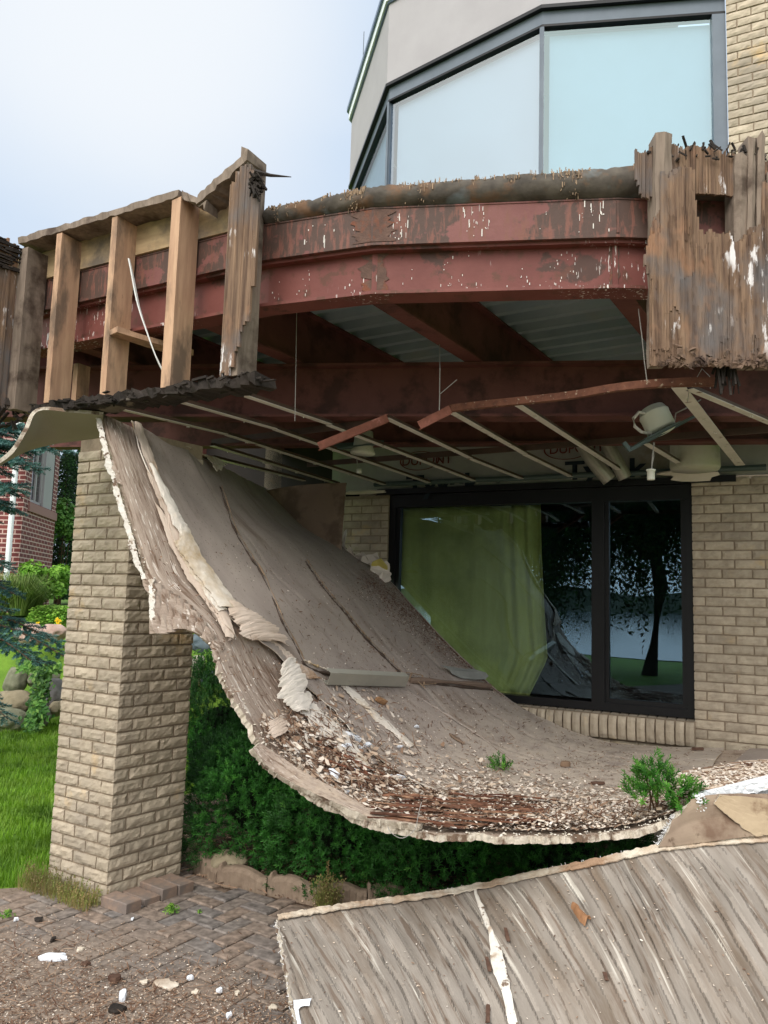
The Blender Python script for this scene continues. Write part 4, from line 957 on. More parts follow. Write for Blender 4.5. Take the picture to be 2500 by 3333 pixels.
strip('torn_paper',[(470,1520),(500,1600),(535,1680),(567,1745),(575,1810),(640,1900),(705,1990)],[(484,1530),(528,1610),(570,1690),(600,1740),(640,1820),(710,1920),(770,2000)],.05,M['paper'],label='white paper curl along the upper edge',curl=.010)
strip('torn_paper',[(500,1640),(560,1800),(640,1930),(700,2020),(728,2078)],[(540,1700),(610,1830),(690,1960),(745,2040),(752,2085)],.02,M['beige'],label='yellowed paper tongue')
strip('torn_paper',[(725,1975),(745,2030),(790,2085),(850,2092)],[(775,1990),(830,2020),(900,2072),(915,2110)],.05,M['beige'],n=20,label='wide beige paper flap',curl=.02)
strip('torn_paper',[(896,2180),(892,2230),(905,2290),(950,2332)],[(930,2150),(960,2190),(978,2270),(992,2335)],.05,M['paper'],n=18,curl=.014,label='pale rounded paper flap')
strip('torn_paper',[(950,2300),(1000,2370),(1080,2440),(1150,2500)],[(985,2260),(1040,2330),(1120,2400),(1210,2525)],.03,M['paper'],n=24,label='long pale paper tongue lower down')
strip('torn_paper',[(855,2370),(862,2400),(880,2422)],[(895,2350),(912,2372),(915,2408)],.05,M['beige'],n=8,curl=.005,label='small square beige paper')
strip('torn_paper',[(590,1400),(640,1425),(680,1446),(690,1456)],[(560,1392),(640,1440),(690,1462),(700,1500)],.03,M['paper'],n=12,curl=.005,label='paper lip at the upper edge')
strip('torn_paper',[(650,1462),(660,1500),(690,1548)],[(690,1458),(705,1500),(704,1545)],.05,M['paper'],n=10,curl=.01,label='small curled flap at the upper edge')
SE=mk('dark_gap',(66,54,46),(84,70,60),10,bump=.3)
def seam(pts,r,mt,nm,off=.012,jx=4):
    mb=MB(); P=[on(x,y,off) for x,y in pts]; Q=[crom(P,i/60)+V((.006*NZ.noise(V((i*.4,x0,1))),.006*NZ.noise(V((i*.4,x0,5))),0)) for i in range(61) for x0 in (pts[0][0],)]
    mb.tube(Q,r,5,rf=lambda t:r*(.35+1.0*abs(NZ.noise(V((t*14,pts[0][0]*.1,2)))*2))); mb.build(nm,mt,sof)
for pts in ([(712,1590),(755,1720),(800,1800),(850,1880),(905,2010),(950,2095),(985,2165)],[(1075,1950),(1120,2000),(1180,2075),(1240,2135),(1300,2195)],[(990,1830),(1040,1905),(1080,1955)]):
    seam(pts,.006,SE,'seam_gap'); seam([(x+5,y-3) for x,y in pts],.004,M['palewood'],'seam_edge',.016)
seam([(975,2160),(1030,2188),(1120,2205),(1250,2205),(1340,2212),(1450,2234),(1600,2250)],.009,SE,'seam_gap')
seam([(980,2152),(1040,2178),(1120,2196)],.007,M['paper'],'seam_edge',.018)
seam([(1320,2250),(1420,2310),(1560,2400),(1700,2500),(1800,2540)],.008,M['sheet'],'seam_ridge',.008)
for k,(L1,R1,of,mt,lb) in enumerate((
 ([(418,1345),(440,1430),(470,1530),(515,1640),(560,1740)],[(426,1345),(452,1430),(486,1530),(530,1640),(566,1735)],.018,M['beige'],'thin torn paper layer at the top'),
 ([(560,1770),(600,1850),(650,1930),(700,2000)],[(580,1765),(622,1850),(672,1925),(728,1995)],.034,M['paper'],'pale jagged paper layer halfway down'),
 ([(620,1900),(680,1990),(720,2050),(742,2090)],[(634,1895),(700,1985),(738,2045),(750,2088)],.014,M['board'],'brown folded paper tongue'),
 ([(860,2090),(900,2130),(950,2180),(1000,2215)],[(872,2078),(915,2115),(968,2165),(1040,2215)],.020,M['beige'],'beige paper edge leading to the metal channel'),
 ([(1000,2290),(1060,2360),(1130,2440),(1200,2500)],[(1040,2290),(1090,2350),(1160,2425),(1230,2490)],.016,M['sheet'],'grey paper layer lifted above the chips'),
 ([(1100,2230),(1200,2330),(1330,2440)],[(1120,2228),(1225,2325),(1345,2432)],.012,M['paper'],'thin pale lath across the lower middle'))):
    strip('torn_paper',L1,R1,of,mt,label=lb,curl=.004)
# ragged chunk hanging at the left
mb=MB(); ck=[(484,1888,3.84),(486,1960,3.83),(488,2020,3.82),(496,2058,3.81),(518,2074,3.81),(545,2062,3.82),(570,2064,3.82),(600,2048,3.83),(632,2052,3.84),(664,2085,3.84),(712,2128,3.84),(706,2080,3.85),(655,2010,3.86),(600,1955,3.87),(545,1915,3.87)]
P_=[PY(*q) for q in ck]; n_=V((.25,.96,.1)).normalized()
rows=10
def ckf(u,v):
    # u across from left edge to right, v down from the fold to the ragged bottom
    top=[PY(484,1885,3.85),PY(545,1925,3.865),PY(600,1962,3.87),PY(655,2015,3.86),PY(712,2095,3.85)]
    bot=[PY(500,2064,3.80),PY(545,2064,3.81),PY(600,2050,3.82),PY(650,2075,3.83),PY(718,2140,3.84)]
    a=crom(top,u); b=crom(bot,u); p=a.lerp(b,v); p=p+V((0,-.008*math.sin(u*60+v*3),.012*NZ.noise(V((u*9,v*2,1)))*v))
    return p
mb.sheet(ckf,50,14,.03,0,0,1,flip=False,uvs=(.8,.5),swap=True); mb.build('hanging_chunk',[M['board'],M['gyps']],sof)
M['gypw']=mk('white_gypsum_edge',(208,200,188),(226,220,210),16,c3=(112,92,76),s3=26,t3=(.55,.60),c4=(176,158,138),s4=7,t4=(.55,.65),bump=.8,bs=60,bd=.006)
mb=MB()
def edf(u,v):
    t=u*.262; p=surf0(0,t); q=V((-.030,-.012,-.004)); w_=.8+.5*NZ.noise(V((t*60,0,1)))+.2*NZ.noise(V((t*300,0,1)))
    return p+V((.006,-.012,0))+q*(v*w_)+V((.003*U(-1,1),0,0))
mb.sheet(edf,150,4,.008,0,0,0,flip=True); mb.build('gypsum_edge',M['gypw'],sof)
mb=MB(); A_=[PY(484,1885,3.82),PY(486,1960,3.80),PY(489,2020,3.79),PY(498,2062,3.78)]
mb.sheet(lambda u,v: crom(A_,u)+V((.036*v*(.8+.4*NZ.noise(V((u*9,3,3)))),-.004,0))+V((.003*U(-1,1),0,0)),40,4,.01,0,0,0); mb.build('gypsum_edge',M['gypw'],sof)
# front lip board with its own pointed corner
mb=MB(); A_=[PY(822,2452,3.56),PY(870,2508,3.55),PY(945,2556,3.54),PY(1060,2608,3.52),PY(1210,2668,3.50),PY(1370,2690,3.47)]; B_=[PY(846,2432,3.60),PY(905,2470,3.60),PY(985,2520,3.59),PY(1090,2575,3.58),PY(1230,2640,3.56),PY(1380,2665,3.53)]
mb.sheet(lambda u,v: crom(A_,u).lerp(crom(B_,u),v)+Z*(.004*NZ.noise(V((u*40,v*4,1)))+.002*U(-1,1)*(v<.1))+Z*(.02-.012*u),120,8,.034,0,1,1,flip=False,uvs=(3,.3),uvo=2); mb.build('lip_board',[M['board'],M['gyps']],sof)
# crumbled gypsum along the outer edge
mb=MB()
def chunk(mb,c,r,val=None,fl=.7):
    """small irregular stone-like lump"""
    vs=[]; q=[(1,0,0),(-1,0,0),(0,1,0),(0,-1,0),(0,0,1),(0,0,-1),(.7,.7,.5),(-.7,.6,.4),(.6,-.7,-.4)]
    a,b=U(0,6.28),U(.6,1.4)
    idx=[]
    for x,y,z in q[:6]:
        k=U(.6,1.15)*r; X=x*math.cos(a)-y*math.sin(a); Y=x*math.sin(a)+y*math.cos(a); idx.append(mb.vert(c+V((X*k*b,Y*k,z*k*fl))))
    vv=rnd() if val is None else val
    for f in ((0,2,4),(2,1,4),(1,3,4),(3,0,4),(2,0,5),(1,2,5),(3,1,5),(0,3,5)): mb.face([idx[i] for i in f],0,vv)
for k in range(420):
    t=rnd()**.6; s=abs(random.gauss(0,.008)); p=surf0(s,t)+V((0,0,-.015+U(-.014,.016))); chunk(mb,p,U(.003,.009))
mb.build('gypsum_crumb',ramp_attr('gypsum_crumbs',[(196,186,164),(226,220,208),(206,196,180)]),sof)['kind']='stuff'
# ---------------- debris over the sheet ----------------
DEB=ramp_attr('debris_flakes',[(84,60,48),(116,88,70),(148,120,98),(190,168,146),(212,196,178),(226,216,204),(200,180,158)],.95)
def flake(mb,p,n,l,w,val,th=.0015,lift=0):
    a=V((U(-1,1),U(-1,1),U(-1,1))).cross(n)
    if a.length<.01: return
    a.normalize(); b=n.cross(a); n2=(n+a*U(-.4,.4)+b*U(-.4,.4)).normalized(); a=b.cross(n2).normalized(); b=n2.cross(a)
    p=p+n*(lift+l*.08)
    i=[mb.vert(p+a*(x*l)+b*(y*w)+n2*U(0,.1)*w) for x,y in ((-.5,-.4),(U(-.1,.4),-.5),(.5,U(-.2,.2)),(U(-.2,.3),.5),(-.45,.35))]
    mb.face(i,0,val)
def curlf(mb,p,n,l,w,val):
    a=V((U(-1,1),U(-1,1),0)).cross(n)
    if a.length<.01: return
    a.normalize(); b=n.cross(a); r=[]
    for k in range(4):
        x=(k/3-.5)*l; h=.006+ l*.35*(1-(2*k/3-1)**2)*.6
        r.append((mb.vert(p+a*x+b*(-w/2)+n*h),mb.vert(p+a*x+b*(w/2)+n*h*.9)))
    for k in range(3): mb.face((r[k][0],r[k+1][0],r[k+1][1],r[k][1]),0,val)
mb=MB(); c=0
while c<12000:
    t=U(.18,1); s=rnd()
    dens=sm(.42,.68,t)*(1-sm(.12,.5,s))+.22*sm(.2,.6,t)*(1-.5*s)+.05
    dens*=.55+1.1*max(0,NZ.noise(V((s*9,t*16,0)))+.4)
    if rnd()>dens: continue
    n=snrm(s,t); p=surf0(s,t)+n*.009; low=sm(.5,.75,t)*(1-sm(.3,.7,s))
    z=rnd()
    if z<.30: flake(mb,p,n,U(.008,.05),U(.003,.007),U(0,.3))
    elif z<.45 and low>.3: curlf(mb,p,n,U(.012,.035),U(.006,.014),U(.65,.9))
    else: flake(mb,p,n,U(.006,.016+.024*low),U(.005,.009+.012*low),U(.3,1) if rnd()<.5+.4*low else U(0,.35))
    c+=1
for k in range(1500):
    t_=rnd(); x=1180+t_*420+random.gauss(0,28); y=1900+t_*300+random.gauss(0,18); s,t=lookup(x,y) if k%3==0 else (s,t); s2=s+random.gauss(0,.012); t2=min(.98,t+random.gauss(0,.01)); s2=max(.02,min(.98,s2))
    flake(mb,surf0(s2,t2)+snrm(s2,t2)*.009,snrm(s2,t2),U(.006,.022),U(.004,.008),U(0,.25) if rnd()<.85 else U(.6,1))
for k in range(9000):
    t=U(.36,.99); s=rnd()**1.4*.75; 
    if rnd()>.35+.9*NZ.noise(V((s*12,t*22,3)))+.4*sm(.5,.7,t): continue
    n=snrm(s,t); flake(mb,surf0(s,t)+n*.010,n,U(.003,.009),U(.002,.005),U(0,.4) if rnd()<.5 else U(.5,1))
RU=ramp_attr('rust_crumbs',[(84,46,28),(112,62,38),(134,82,52),(70,44,34)],.95); mb3=MB()
for k in range(5200):
    t_=rnd(); x=1190+t_*450+random.gauss(0,26+30*t_); y=1880+t_*330+random.gauss(0,16+14*t_)
    if k%4==0: s1_,t1_=lookup(x,y)
    s2=max(.02,min(.985,s1_+random.gauss(0,.010))); t2=max(.02,min(.98,t1_+random.gauss(0,.008)))
    flake(mb3,surf0(s2,t2)+snrm(s2,t2)*.008,snrm(s2,t2),U(.004,.014),U(.003,.008),rnd())
mb3.build('rust_crumbs',RU,kind='stuff',label='reddish brown rust crumbs trailing down the fallen soffit',cat='debris')
# dense drift near the front edge
for k in range(9000):
    t=U(.40,.99); s=abs(random.gauss(0,.17))+.008
    if s>.5: continue
    n=snrm(s,t); p=surf0(s,t)+n*(.010+.022*rnd()*sm(.75,.55,abs(t-.78)*2)); z=rnd()
    if z<.3: flake(mb,p,n,U(.02,.09),U(.003,.008),U(0,.35),lift=U(0,.02))
    elif z<.3+.28*sm(.66,.76,t): curlf(mb,p,n,U(.012,.05)*U(.6,1),U(.005,.016),U(.6,.98))
    elif z<.8: k_=rnd()**2; flake(mb,p,n,.005+.05*k_,.004+.022*k_,U(.25,1),lift=U(0,.012))
    else: chunk(mb,p+n*.004,.003+.009*rnd()**2.5,U(.4,.95),.5)
mb.build('sheet_debris',DEB,kind='stuff',label='chips of paper gypsum and rotten wood strewn over the fallen soffit',cat='debris')
# brown rotten laminations along the front
mb=MB(); tt=lambda x,y:lookup(x,y)
for k in range(150):
    x=U(1230,1760); y=2600+(x-1230)*.03+U(0,100); y=min(y,2700)
    p=on(x,y,.012+U(0,.035)); l=U(.06,.32); d=(crom(FL,.74)-crom(FL,.70)).normalized(); ang=U(-.16,.16); d=V((d.x*math.cos(ang)-d.y*math.sin(ang),d.x*math.sin(ang)+d.y*math.cos(ang),d.z))
    mb.val=U(0,1); w_=U(.004,.022); mb.bar(p-d*l/2,p+d*l/2+Z*U(-.008,.008),w_,U(.002,.005),n=3,jit=.003)
for k in range(60):
    x=U(1000,1300); y=2440+(x-1000)*.45+U(-40,60); p=on(x,y,.015+U(0,.02)); d=V((U(.4,1),U(-.4,.2),U(-.35,-.1))).normalized(); l=U(.05,.2); mb.val=rnd(); mb.bar(p-d*l/2,p+d*l/2,U(.004,.012),.004,n=2,jit=.002)
mb.build('rotten_wood',ramp_attr('rotten_brown_wood',[(72,44,34),(104,64,48),(124,88,68),(88,58,46),(150,116,92)],.9,30),kind='stuff',label='brown layers of rotten wood heaped along the front edge of the fallen soffit',cat='rotten wood')
# individual pieces lying on the sheet
M['foam']=mk('white_foam',(226,230,236),(236,238,242),30,bump=.5,bs=120,bd=.002,rough=.9)
def lump(name,c,ax,ay,h,mat,label,cat,group,n=9,parent=None):
    mb=MB(); c,ax,ay=V(c),V(ax),V(ay); up=ax.cross(ay).normalized(); up=up if up.z>0 else -up
    R=[]
    ang=[2*math.pi*k/n+U(-.2,.2) for k in range(n)]; rr_=[U(.5,1.2) for _ in range(n)]
    for lv,(sc,z) in enumerate(((1,0),(1.03,.6),(.9,1))):
        R.append([mb.vert(c+ax*math.cos(t)*r*sc*U(.94,1.06)+ay*math.sin(t)*r*sc*U(.94,1.06)+up*h*(z+U(-.08,.08))) for t,r in zip(ang,rr_)])
    ctr=mb.vert(c+up*h*1.02)
    for a,b in ((0,1),(1,2)):
        for k in range(n): mb.face((R[a][k],R[a][(k+1)%n],R[b][(k+1)%n],R[b][k]))
    for k in range(n): mb.face((R[2][k],R[2][(k+1)%n],ctr))
    mb.face(R[0][::-1]); return mb.build(name,mat,label=label,cat=cat,group=group)
G1='white foam pieces on the fallen soffit'
def onlump(name,x,y,rx,ry,h,mat,label,cat,group=None,dx=(1,0)):
    c=on(x,y,.012); a=on(x+rx*dx[0],y+rx*dx[1],.012)-c; n=snrm(*lookup(x,y)); b=n.cross(a).normalized()*(ry*3.7/2560.)
    return lump(name,c,a,b,h,mat,label,cat,group)
onlump('foam_piece',1137,2407,34,13,.022,M['foam'],'largest white foam slab, long and lying above a grey faced piece','foam piece',G1,(.95,.35))
onlump('foam_piece',1118,2440,23,11,.022,M['foam'],'white foam block with squared sides just below the largest slab','foam piece',G1)
onlump('foam_piece',1165,2446,9,11,.02,M['foam'],'small upright white foam cube, left one of the pair beside the block','foam piece',G1)
onlump('foam_piece',1187,2434,12,12,.02,M['foam'],'small white foam cube, right one of the pair beside the block','foam piece',G1)
onlump('foam_piece',1078,2540,30,20,.03,M['foam'],'big crumbly white foam lump nearest the front lip','foam piece',G1,(.8,.5))
onlump('foam_piece',1150,2526,11,11,.02,M['foam'],'white foam bit touching the dark wood block','foam piece',G1)
onlump('foam_piece',1290,2542,24,11,.02,M['foam'],'flat ragged white foam piece by the brown rotten layers','foam piece',G1)
onlump('foam_piece',1297,2437,11,7,.012,M['foam'],'tiny white foam bit in the middle of the sheet','foam piece',G1)
onlump('foam_piece',1350,2371,9,6,.012,M['foam'],'tiny white foam bit highest on the pale debris','foam piece',G1)
onlump('foam_piece',1120,2588,14,9,.014,M['foam'],'tiny white foam bit on the front rim','foam piece',G1)
M['dkwood']=mk('dark_brown_wood',(74,52,42),(98,74,60),14,bump=.6,bd=.004)
onlump('wood_block',1131,2524,13,11,.03,M['dkwood'],'dark brown wood block beside the white foam near the front lip','wood block')
onlump('wood_slab',1480,2410,30,11,.012,mk('brown_slab',(112,94,78),(126,106,90),8,bump=.3),'thin brown slab lying alone on the sheet','wood slab',None,(.85,.55))
onlump('stone',1842,2500,18,12,.03,mk('brown_stone',(122,100,80),(136,112,92),12,bump=.4),'rounded brown stone on the sheet left of the yew twig','stone')
onlump('leaf_clump',2272,2448,20,5,.02,M['dkwood'],'dry brown leaf clump by the foot of the brick wall','dry leaf')
onlump('wood_slab',1945,2560,36,8,.015,M['dkwood'],'dark wood slab in front of the yew twig','wood slab')
onlump('wood_block',1235,2292,24,8,.03,mk('tan_rot',(132,98,68),(160,124,90),14,bump=.5),'tan rotten wood knot under the grey metal channel','wood block',None,(.9,.4))
# grey metal channel
mb=MB(); a=on(1056,2236,.02); b=on(1314,2243,.02); d=b-a; up=snrm(*lookup(1185,2240)); up=(up*.5+V((0,-.45,.6))).normalized()
h=.085; bk=d.cross(up).normalized(); bk=bk if bk.y>0 else -bk
mb.par(a,d,up*h,bk*.003); mb.par(a+up*h,d,bk*.045,up*.003); mb.par(a,d,bk*.06,up*.004)
for k in range(5): c_=a+d*U(.05,.95)+up*h*U(.15,.6)-bk*.001; mb.bar(c_,c_+d.normalized()*.014+up*.006,.002,.002)
mb.build('metal_channel',mk('dull_grey_metal',(156,154,142),(170,166,154),3,(1,1,1),bump=.15,rough=.5,metal=.2),label='short grey metal channel resting across the middle of the fallen sheet',cat='metal channel')
M['gpaper']=mk('grey_crumpled_paper',(130,130,124),(146,146,140),5,bump=.4,bs=20)
mb=MB(); scrap(mb,on(1500,2200,.03),on(1565,2212,.03)-on(1500,2200,.03),V((0,.05,.035)),11,.3,.004,.02); mb.build('paper_scrap',M['gpaper'],label='crumpled grey paper scrap near the lower edge of the curtain',cat='paper scrap')
mb=MB(); pts=[on(1330,2222,.02),on(1400,2225,.025),on(1500,2232,.025),on(1590,2240,.02)]; mb.tube([crom(pts,i/20) for i in range(21)],.02,8,rf=lambda t:.018+.006*math.sin(t*9)); mb.build('paper_roll',mk('brown_rolled_paper',(116,98,84),(128,108,94),6,bump=.3),label='brown paper rolled up on the sheet below the grey scrap',cat='paper roll')
mb=MB(); 
for a_,b_ in (((1315,2198),(1366,2208)),((1322,2222),(1332,2200)),((1366,2208),(1372,2236)),((1345,2220),(1376,2250)),((1372,2238),(1410,2234))): mb.bar(on(*a_,.03),on(*b_,.03),.012,.005)
mb.build('broken_strips',M['palewood'],label='splintered pale wood strips at the right end of the metal channel',cat='wood strips')
mb=MB(); q=lambda x,y,o:PY(x,y,o)
# crumpled paper lump beside the window
for k,(x,y,rx,rz) in enumerate(((1125,1770,.035,.11),(1140,1800,.05,.06),(1180,1812,.08,.04),(1215,1822,.09,.06),(1240,1850,.09,.07),(1258,1880,.06,.05))):
    p=WP(x,y,.16+.02*k); 
    scrap(mb,p,XR*rx+WN*U(-.02,.03),Z*rz+WN*U(-.03,.03),12,.28,.004,.03)
mb.build('paper_scrap',M['paper'],label='crumpled cream paper bunched at the top corner beside the window jamb',cat='paper scrap')
mb=MB(); p=WP(1237,1838,.26); scrap(mb,p,XR*.07,Z*.045+WN*.03,10,.2,.01,.02); mb.build('insulation_tuft',mk('yellow_foam',(196,178,92),(214,200,120),8,bump=.4),label='small yellow insulation tuft in the cream paper by the window',cat='insulation')
# brown sheet still hanging at the back
mb=MB(); A_=[PY(866,1592,6.9),PY(990,1580,6.9),PY(1128,1572,6.75)]; B_=[PY(868,1600,6.95),PY(1000,1735,6.85),PY(1112,1792,6.7)]
mb.sheet(lambda u,v: crom(A_,u).lerp(crom(B_,u),v)+V((0,.015*math.sin(u*7),0)),20,10,.015,0,0,1); mb.build('hanging_board',[mk('brown_board',(128,106,90),(140,118,100),3,c3=(104,86,72),s3=3,bump=.1),M['gyps']],label='brown board hanging at the back to the left of the narrow brick pier',cat='board')
# white painted sheet curling left over the pillar
A_=[PY(335,1352,4.08),PY(230,1342,4.08),PY(126,1338,4.08),PY(90,1400,4.0),PY(48,1468,3.95),PY(0,1508,3.9),PY(-80,1550,3.85)]
B_=[PY(335,1425,4.45),PY(250,1436,4.44),PY(190,1444,4.42),PY(110,1462,4.35),PY(58,1484,4.2),PY(2,1514,4.05),PY(-80,1556,3.95)]
mb=MB(); mb.sheet(lambda u,v: crom(A_,u).lerp(crom(B_,u),v)+V((0,0,-.006*math.sin(v*3.14))),50,12,.02,0,0,1); mb.build('hanging_sheet',[M['under'],M['gyps']],label='pale painted soffit sheet curling down to the left over the brick pillar',cat='soffit sheet',smooth=False)
# ---------------- front panel ----------------
random.seed(41)
TL=[PZ(900,2991,.32),PZ(1200,2945,.34),PZ(1537,2893,.37),PY(1884,2818,3.44),PY(2140,2762,3.38),PY(2500,2728,3.36),PY(2900,2700,3.36)]
BT=[PZ(1015,3660,.03),PZ(1330,3660,.04),PZ(1700,3660,.05),PZ(2080,3660,.06),PZ(2400,3660,.07),PZ(2850,3660,.07),PZ(3300,3660,.07)]
TLn=sum((TL[i+1]-TL[i]).length for i in range(6))
def panf(u,v):
    a=crom(TL,u); b=crom(BT,u); p=a.lerp(b,v); U_=u*TLn; 
    if v<.01: p=p+V((0,.006*NZ.noise(V((U_*30,0,0)))+.006*NZ.noise(V((U_*90,0,0))),0))
    if u<.01: p=p+V((.012*NZ.noise(V((v*26,5,0)))+.008*NZ.noise(V((v*70,5,0))),0,0))
    x=U_-v*.30+.02*NZ.noise(V((U_*2,v*3,0)))+.006*NZ.noise(V((U_*8,v*9,3)))
    k=x/.062; f=k-math.floor(k); r=NZ.noise(V((math.floor(k)*3.7,1,1)))
    rid=(.011*(1-sm(0,.10,f))+.003*sm(.8,1,f)-.006*sm(.86,.97,f)*(1-sm(.97,1,f)))*(.45+r+.9*NZ.noise(V((U_*3,v*4,8))))
    amp=sm(.02,.12,v)
    return p+Z*(rid*amp+.03*math.sin(v*math.pi)+.012*NZ.noise(V((U_*1.5,v*2,5)))+.0025*NZ.noise(V((U_*30,v*14,5))))
M['panel']=mk('streaked_grey_board',(128,119,109),(148,139,129),3,(5,1.0,1),c3=(112,98,84),s3=1.6,t3=(.52,.68),st3=(4,.9,1),c4=(202,196,184),s4=3.4,t4=(.60,.70),st4=(7,.28,1),c5=(110,96,84),s5=8,t5=(.55,.63),st5=(4,.35,1),coord='suv',attr=1,vamt=.38,bump=.5,bs=18,bd=.006)
def pstreak(m):
    N=m.node_tree.nodes; L=m.node_tree.links
    for n in N:
        if n.type=='MAPPING': n.inputs['Rotation'].default_value=(0,0,0)
mb=MB()
nu,nv=620,60
P=[[panf(i/nu,j/nv) for j in range(nv+1)] for i in range(nu+1)]
T=[[mb.vert(P[i][j],(i/nu*TLn-j/nv*.30,j/nv*.95,0)) for j in range(nv+1)] for i in range(nu+1)]
for i in range(nu):
    for j in range(nv):
        x=(i+.5)/nu*TLn-(j+.5)/nv*.30; x+=.02*NZ.noise(V(((i+.5)/nu*TLn*2,(j+.5)/nv*3,0)))+.006*NZ.noise(V(((i+.5)/nu*TLn*8,(j+.5)/nv*9,3)))
        kk=x/.062; ff=kk-math.floor(kk); q_=NZ.noise(V((math.floor(kk)*5.1,j/nv*2.5,1))); q2=NZ.noise(V((math.floor(kk)*2.3,j/nv*5,9)))
        vv=.5+.45*q_+(.22 if (ff<.35 and q2>.05) else 0)-(.42 if ((ff>.90 or ff<.04) and q2>-.25) else 0)
        mb.face((T[i][j],T[i][j+1],T[i+1][j+1],T[i+1][j]),0,max(0,min(1,vv)))
Bk=[mb.vert(P[i][0]+V((0,.01,-.032))) for i in range(nu+1)]; Lf=[mb.vert(P[0][j]+V((-.006,.0,-.03))) for j in range(nv+1)]
for i in range(nu): mb.face((T[i][0],T[i+1][0],Bk[i+1],Bk[i]),1)
for j in range(nv): mb.face((T[0][j],Lf[j],Lf[j+1],T[0][j+1]),1)
U1=[mb.vert(P[i][nv]+V((0,0,-.03))) for i in range(nu+1)]
for i in range(nu): mb.face((Bk[i],Bk[i+1],U1[i+1],U1[i]),2); mb.face((T[i][nv],U1[i],U1[i+1],T[i+1][nv]),1)
fp=empty('fallen_board',(PZ(1700,3100,0).x,PZ(1700,3100,0).y,0),'large streaked grey board lying tilted on the patio in the foreground','fallen board')
mb.build('board',[M['panel'],M['gyps'],M['under']],fp)
# pale lip along the top edge
mb=MB()
def lipf(u,v):
    t=u; p=panf(t,v*.030+.0005); return p+Z*(.010+.006*NZ.noise(V((t*60,v*2,1)))*1+.004*NZ.noise(V((t*200,v*2,1)))) + V((0,.012*(1-v)+.006*NZ.noise(V((t*80,0,4))),0))
mb.sheet(lipf,360,3,.006,0,0,0,uvs=(4,.2)); mb.build('edge_lip',mk('cream_edge',(204,196,180),(180,158,134),7,c3=(150,122,98),s3=4,t3=(.5,.65),bump=.7,bs=60,bd=.006),fp)
# white fibres and torn mesh along the edges
M['fibre']=mk('white_glass_fibre',(226,226,226),(236,236,236),5,bump=0)
mb=MB()
for k in range(120):
    if k<70: 
        t=rnd(); p=panf(0,t)+V((-.004,0,-.006)); q=p+V((U(-.013,-.001),U(-.008,.008),U(-.012,.010)))
    else:
        t=U(.25,.75)**1.0; t=random.choice((U(.27,.32),U(.40,.62),U(.44,.56))); p=panf(t,0)+V((0,.01,.004)); q=p+V((U(-.012,.012),U(0,.012),U(.002,.014)))
    mb.bar(p,q,.0014,.0014)
mb.build('fibre',M['fibre'],fp)['kind']='stuff'
# white split down the panel
def pl(px,py):
    best=None
    for i in range(0,nu+1,4):
        for j in range(0,nv+1,2):
            x,y=proj(P[i][j]); d=(x-px)**2+(y-py)**2
            if best is None or d<best[0]: best=(d,i,j)
    return P[best[1]][best[2]]
def ribbon(mb,Lp,Rp,off,n=40,th=.004,lift=.004,f=None):
    A=[pl(*q)+Z*off for q in Lp]; B=[pl(*q)+Z*off for q in Rp]
    mb.sheet(lambda u,v: crom(A,u).lerp(crom(B,u),v)+V((.006*NZ.noise(V((u*30,v,2))),0,lift*math.sin(v*3.14)+.003*NZ.noise(V((u*20,v*3,3))))),n,4,th,0,0,0,flip=True)
mb=MB(); ribbon(mb,[(1537,2892),(1560,2960),(1585,3040),(1600,3120),(1612,3170),(1640,3240),(1660,3333),(1680,3420)],[(1540,2892),(1570,2960),(1598,3040),(1640,3110),(1652,3180),(1658,3230),(1690,3333),(1725,3420)],.010); mb.build('white_split',M['gypw'],fp)
mb=MB(); ribbon(mb,[(952,3280),(980,3275),(1010,3262)],[(952,3305),(980,3300),(1012,3292)],.014,10); ribbon(mb,[(945,3300),(955,3333),(960,3400)],[(965,3300),(975,3333),(985,3400)],.012,10); mb.build('white_patch',M['foam'],fp)
# scraps on the panel
mb=MB(); ribbon(mb,[(1866,2968),(1880,3000),(1910,3030)],[(1876,2966),(1905,2995),(1922,3010)],.016,12,.004,.02); mb.build('wood_scrap',mk('orange_rot_wood',(132,94,64),(154,114,82),14,bump=.4),label='curled orange brown wood scrap on the streaked board',cat='wood scrap',group='wood scraps on the streaked board')
for lab,x,y,x2,y2 in (('slim brown wood scrap right of the white split',1642,3042,1650,3090),('slim brown wood scrap left of the white split',1583,3125,1590,3170),('slim brown wood scrap lowest on the streaked board',1583,3290,1588,3330),('tiny dark red wood scrap below the curled orange one',1964,3180,1975,3205)):
    a=pl(x,y)+Z*.016; b=pl(x2,y2)+Z*.018; mb=MB(); mb.bar(a,b,.014,.006,n=4,jit=.002); mb.build('wood_scrap',M['dkwood'],label=lab,cat='wood scrap',group='wood scraps on the streaked board')
mb=MB()
for k in range(420):
    i=random.randrange(0,int(nu*.75)); j=random.randrange(1,nv-12); flake(mb,P[i][j]+Z*.006,Z,U(.004,.014),U(.003,.007),rnd())
mb.build('panel_debris',DEB,kind='stuff',label='small chips scattered on the streaked front board',cat='debris')
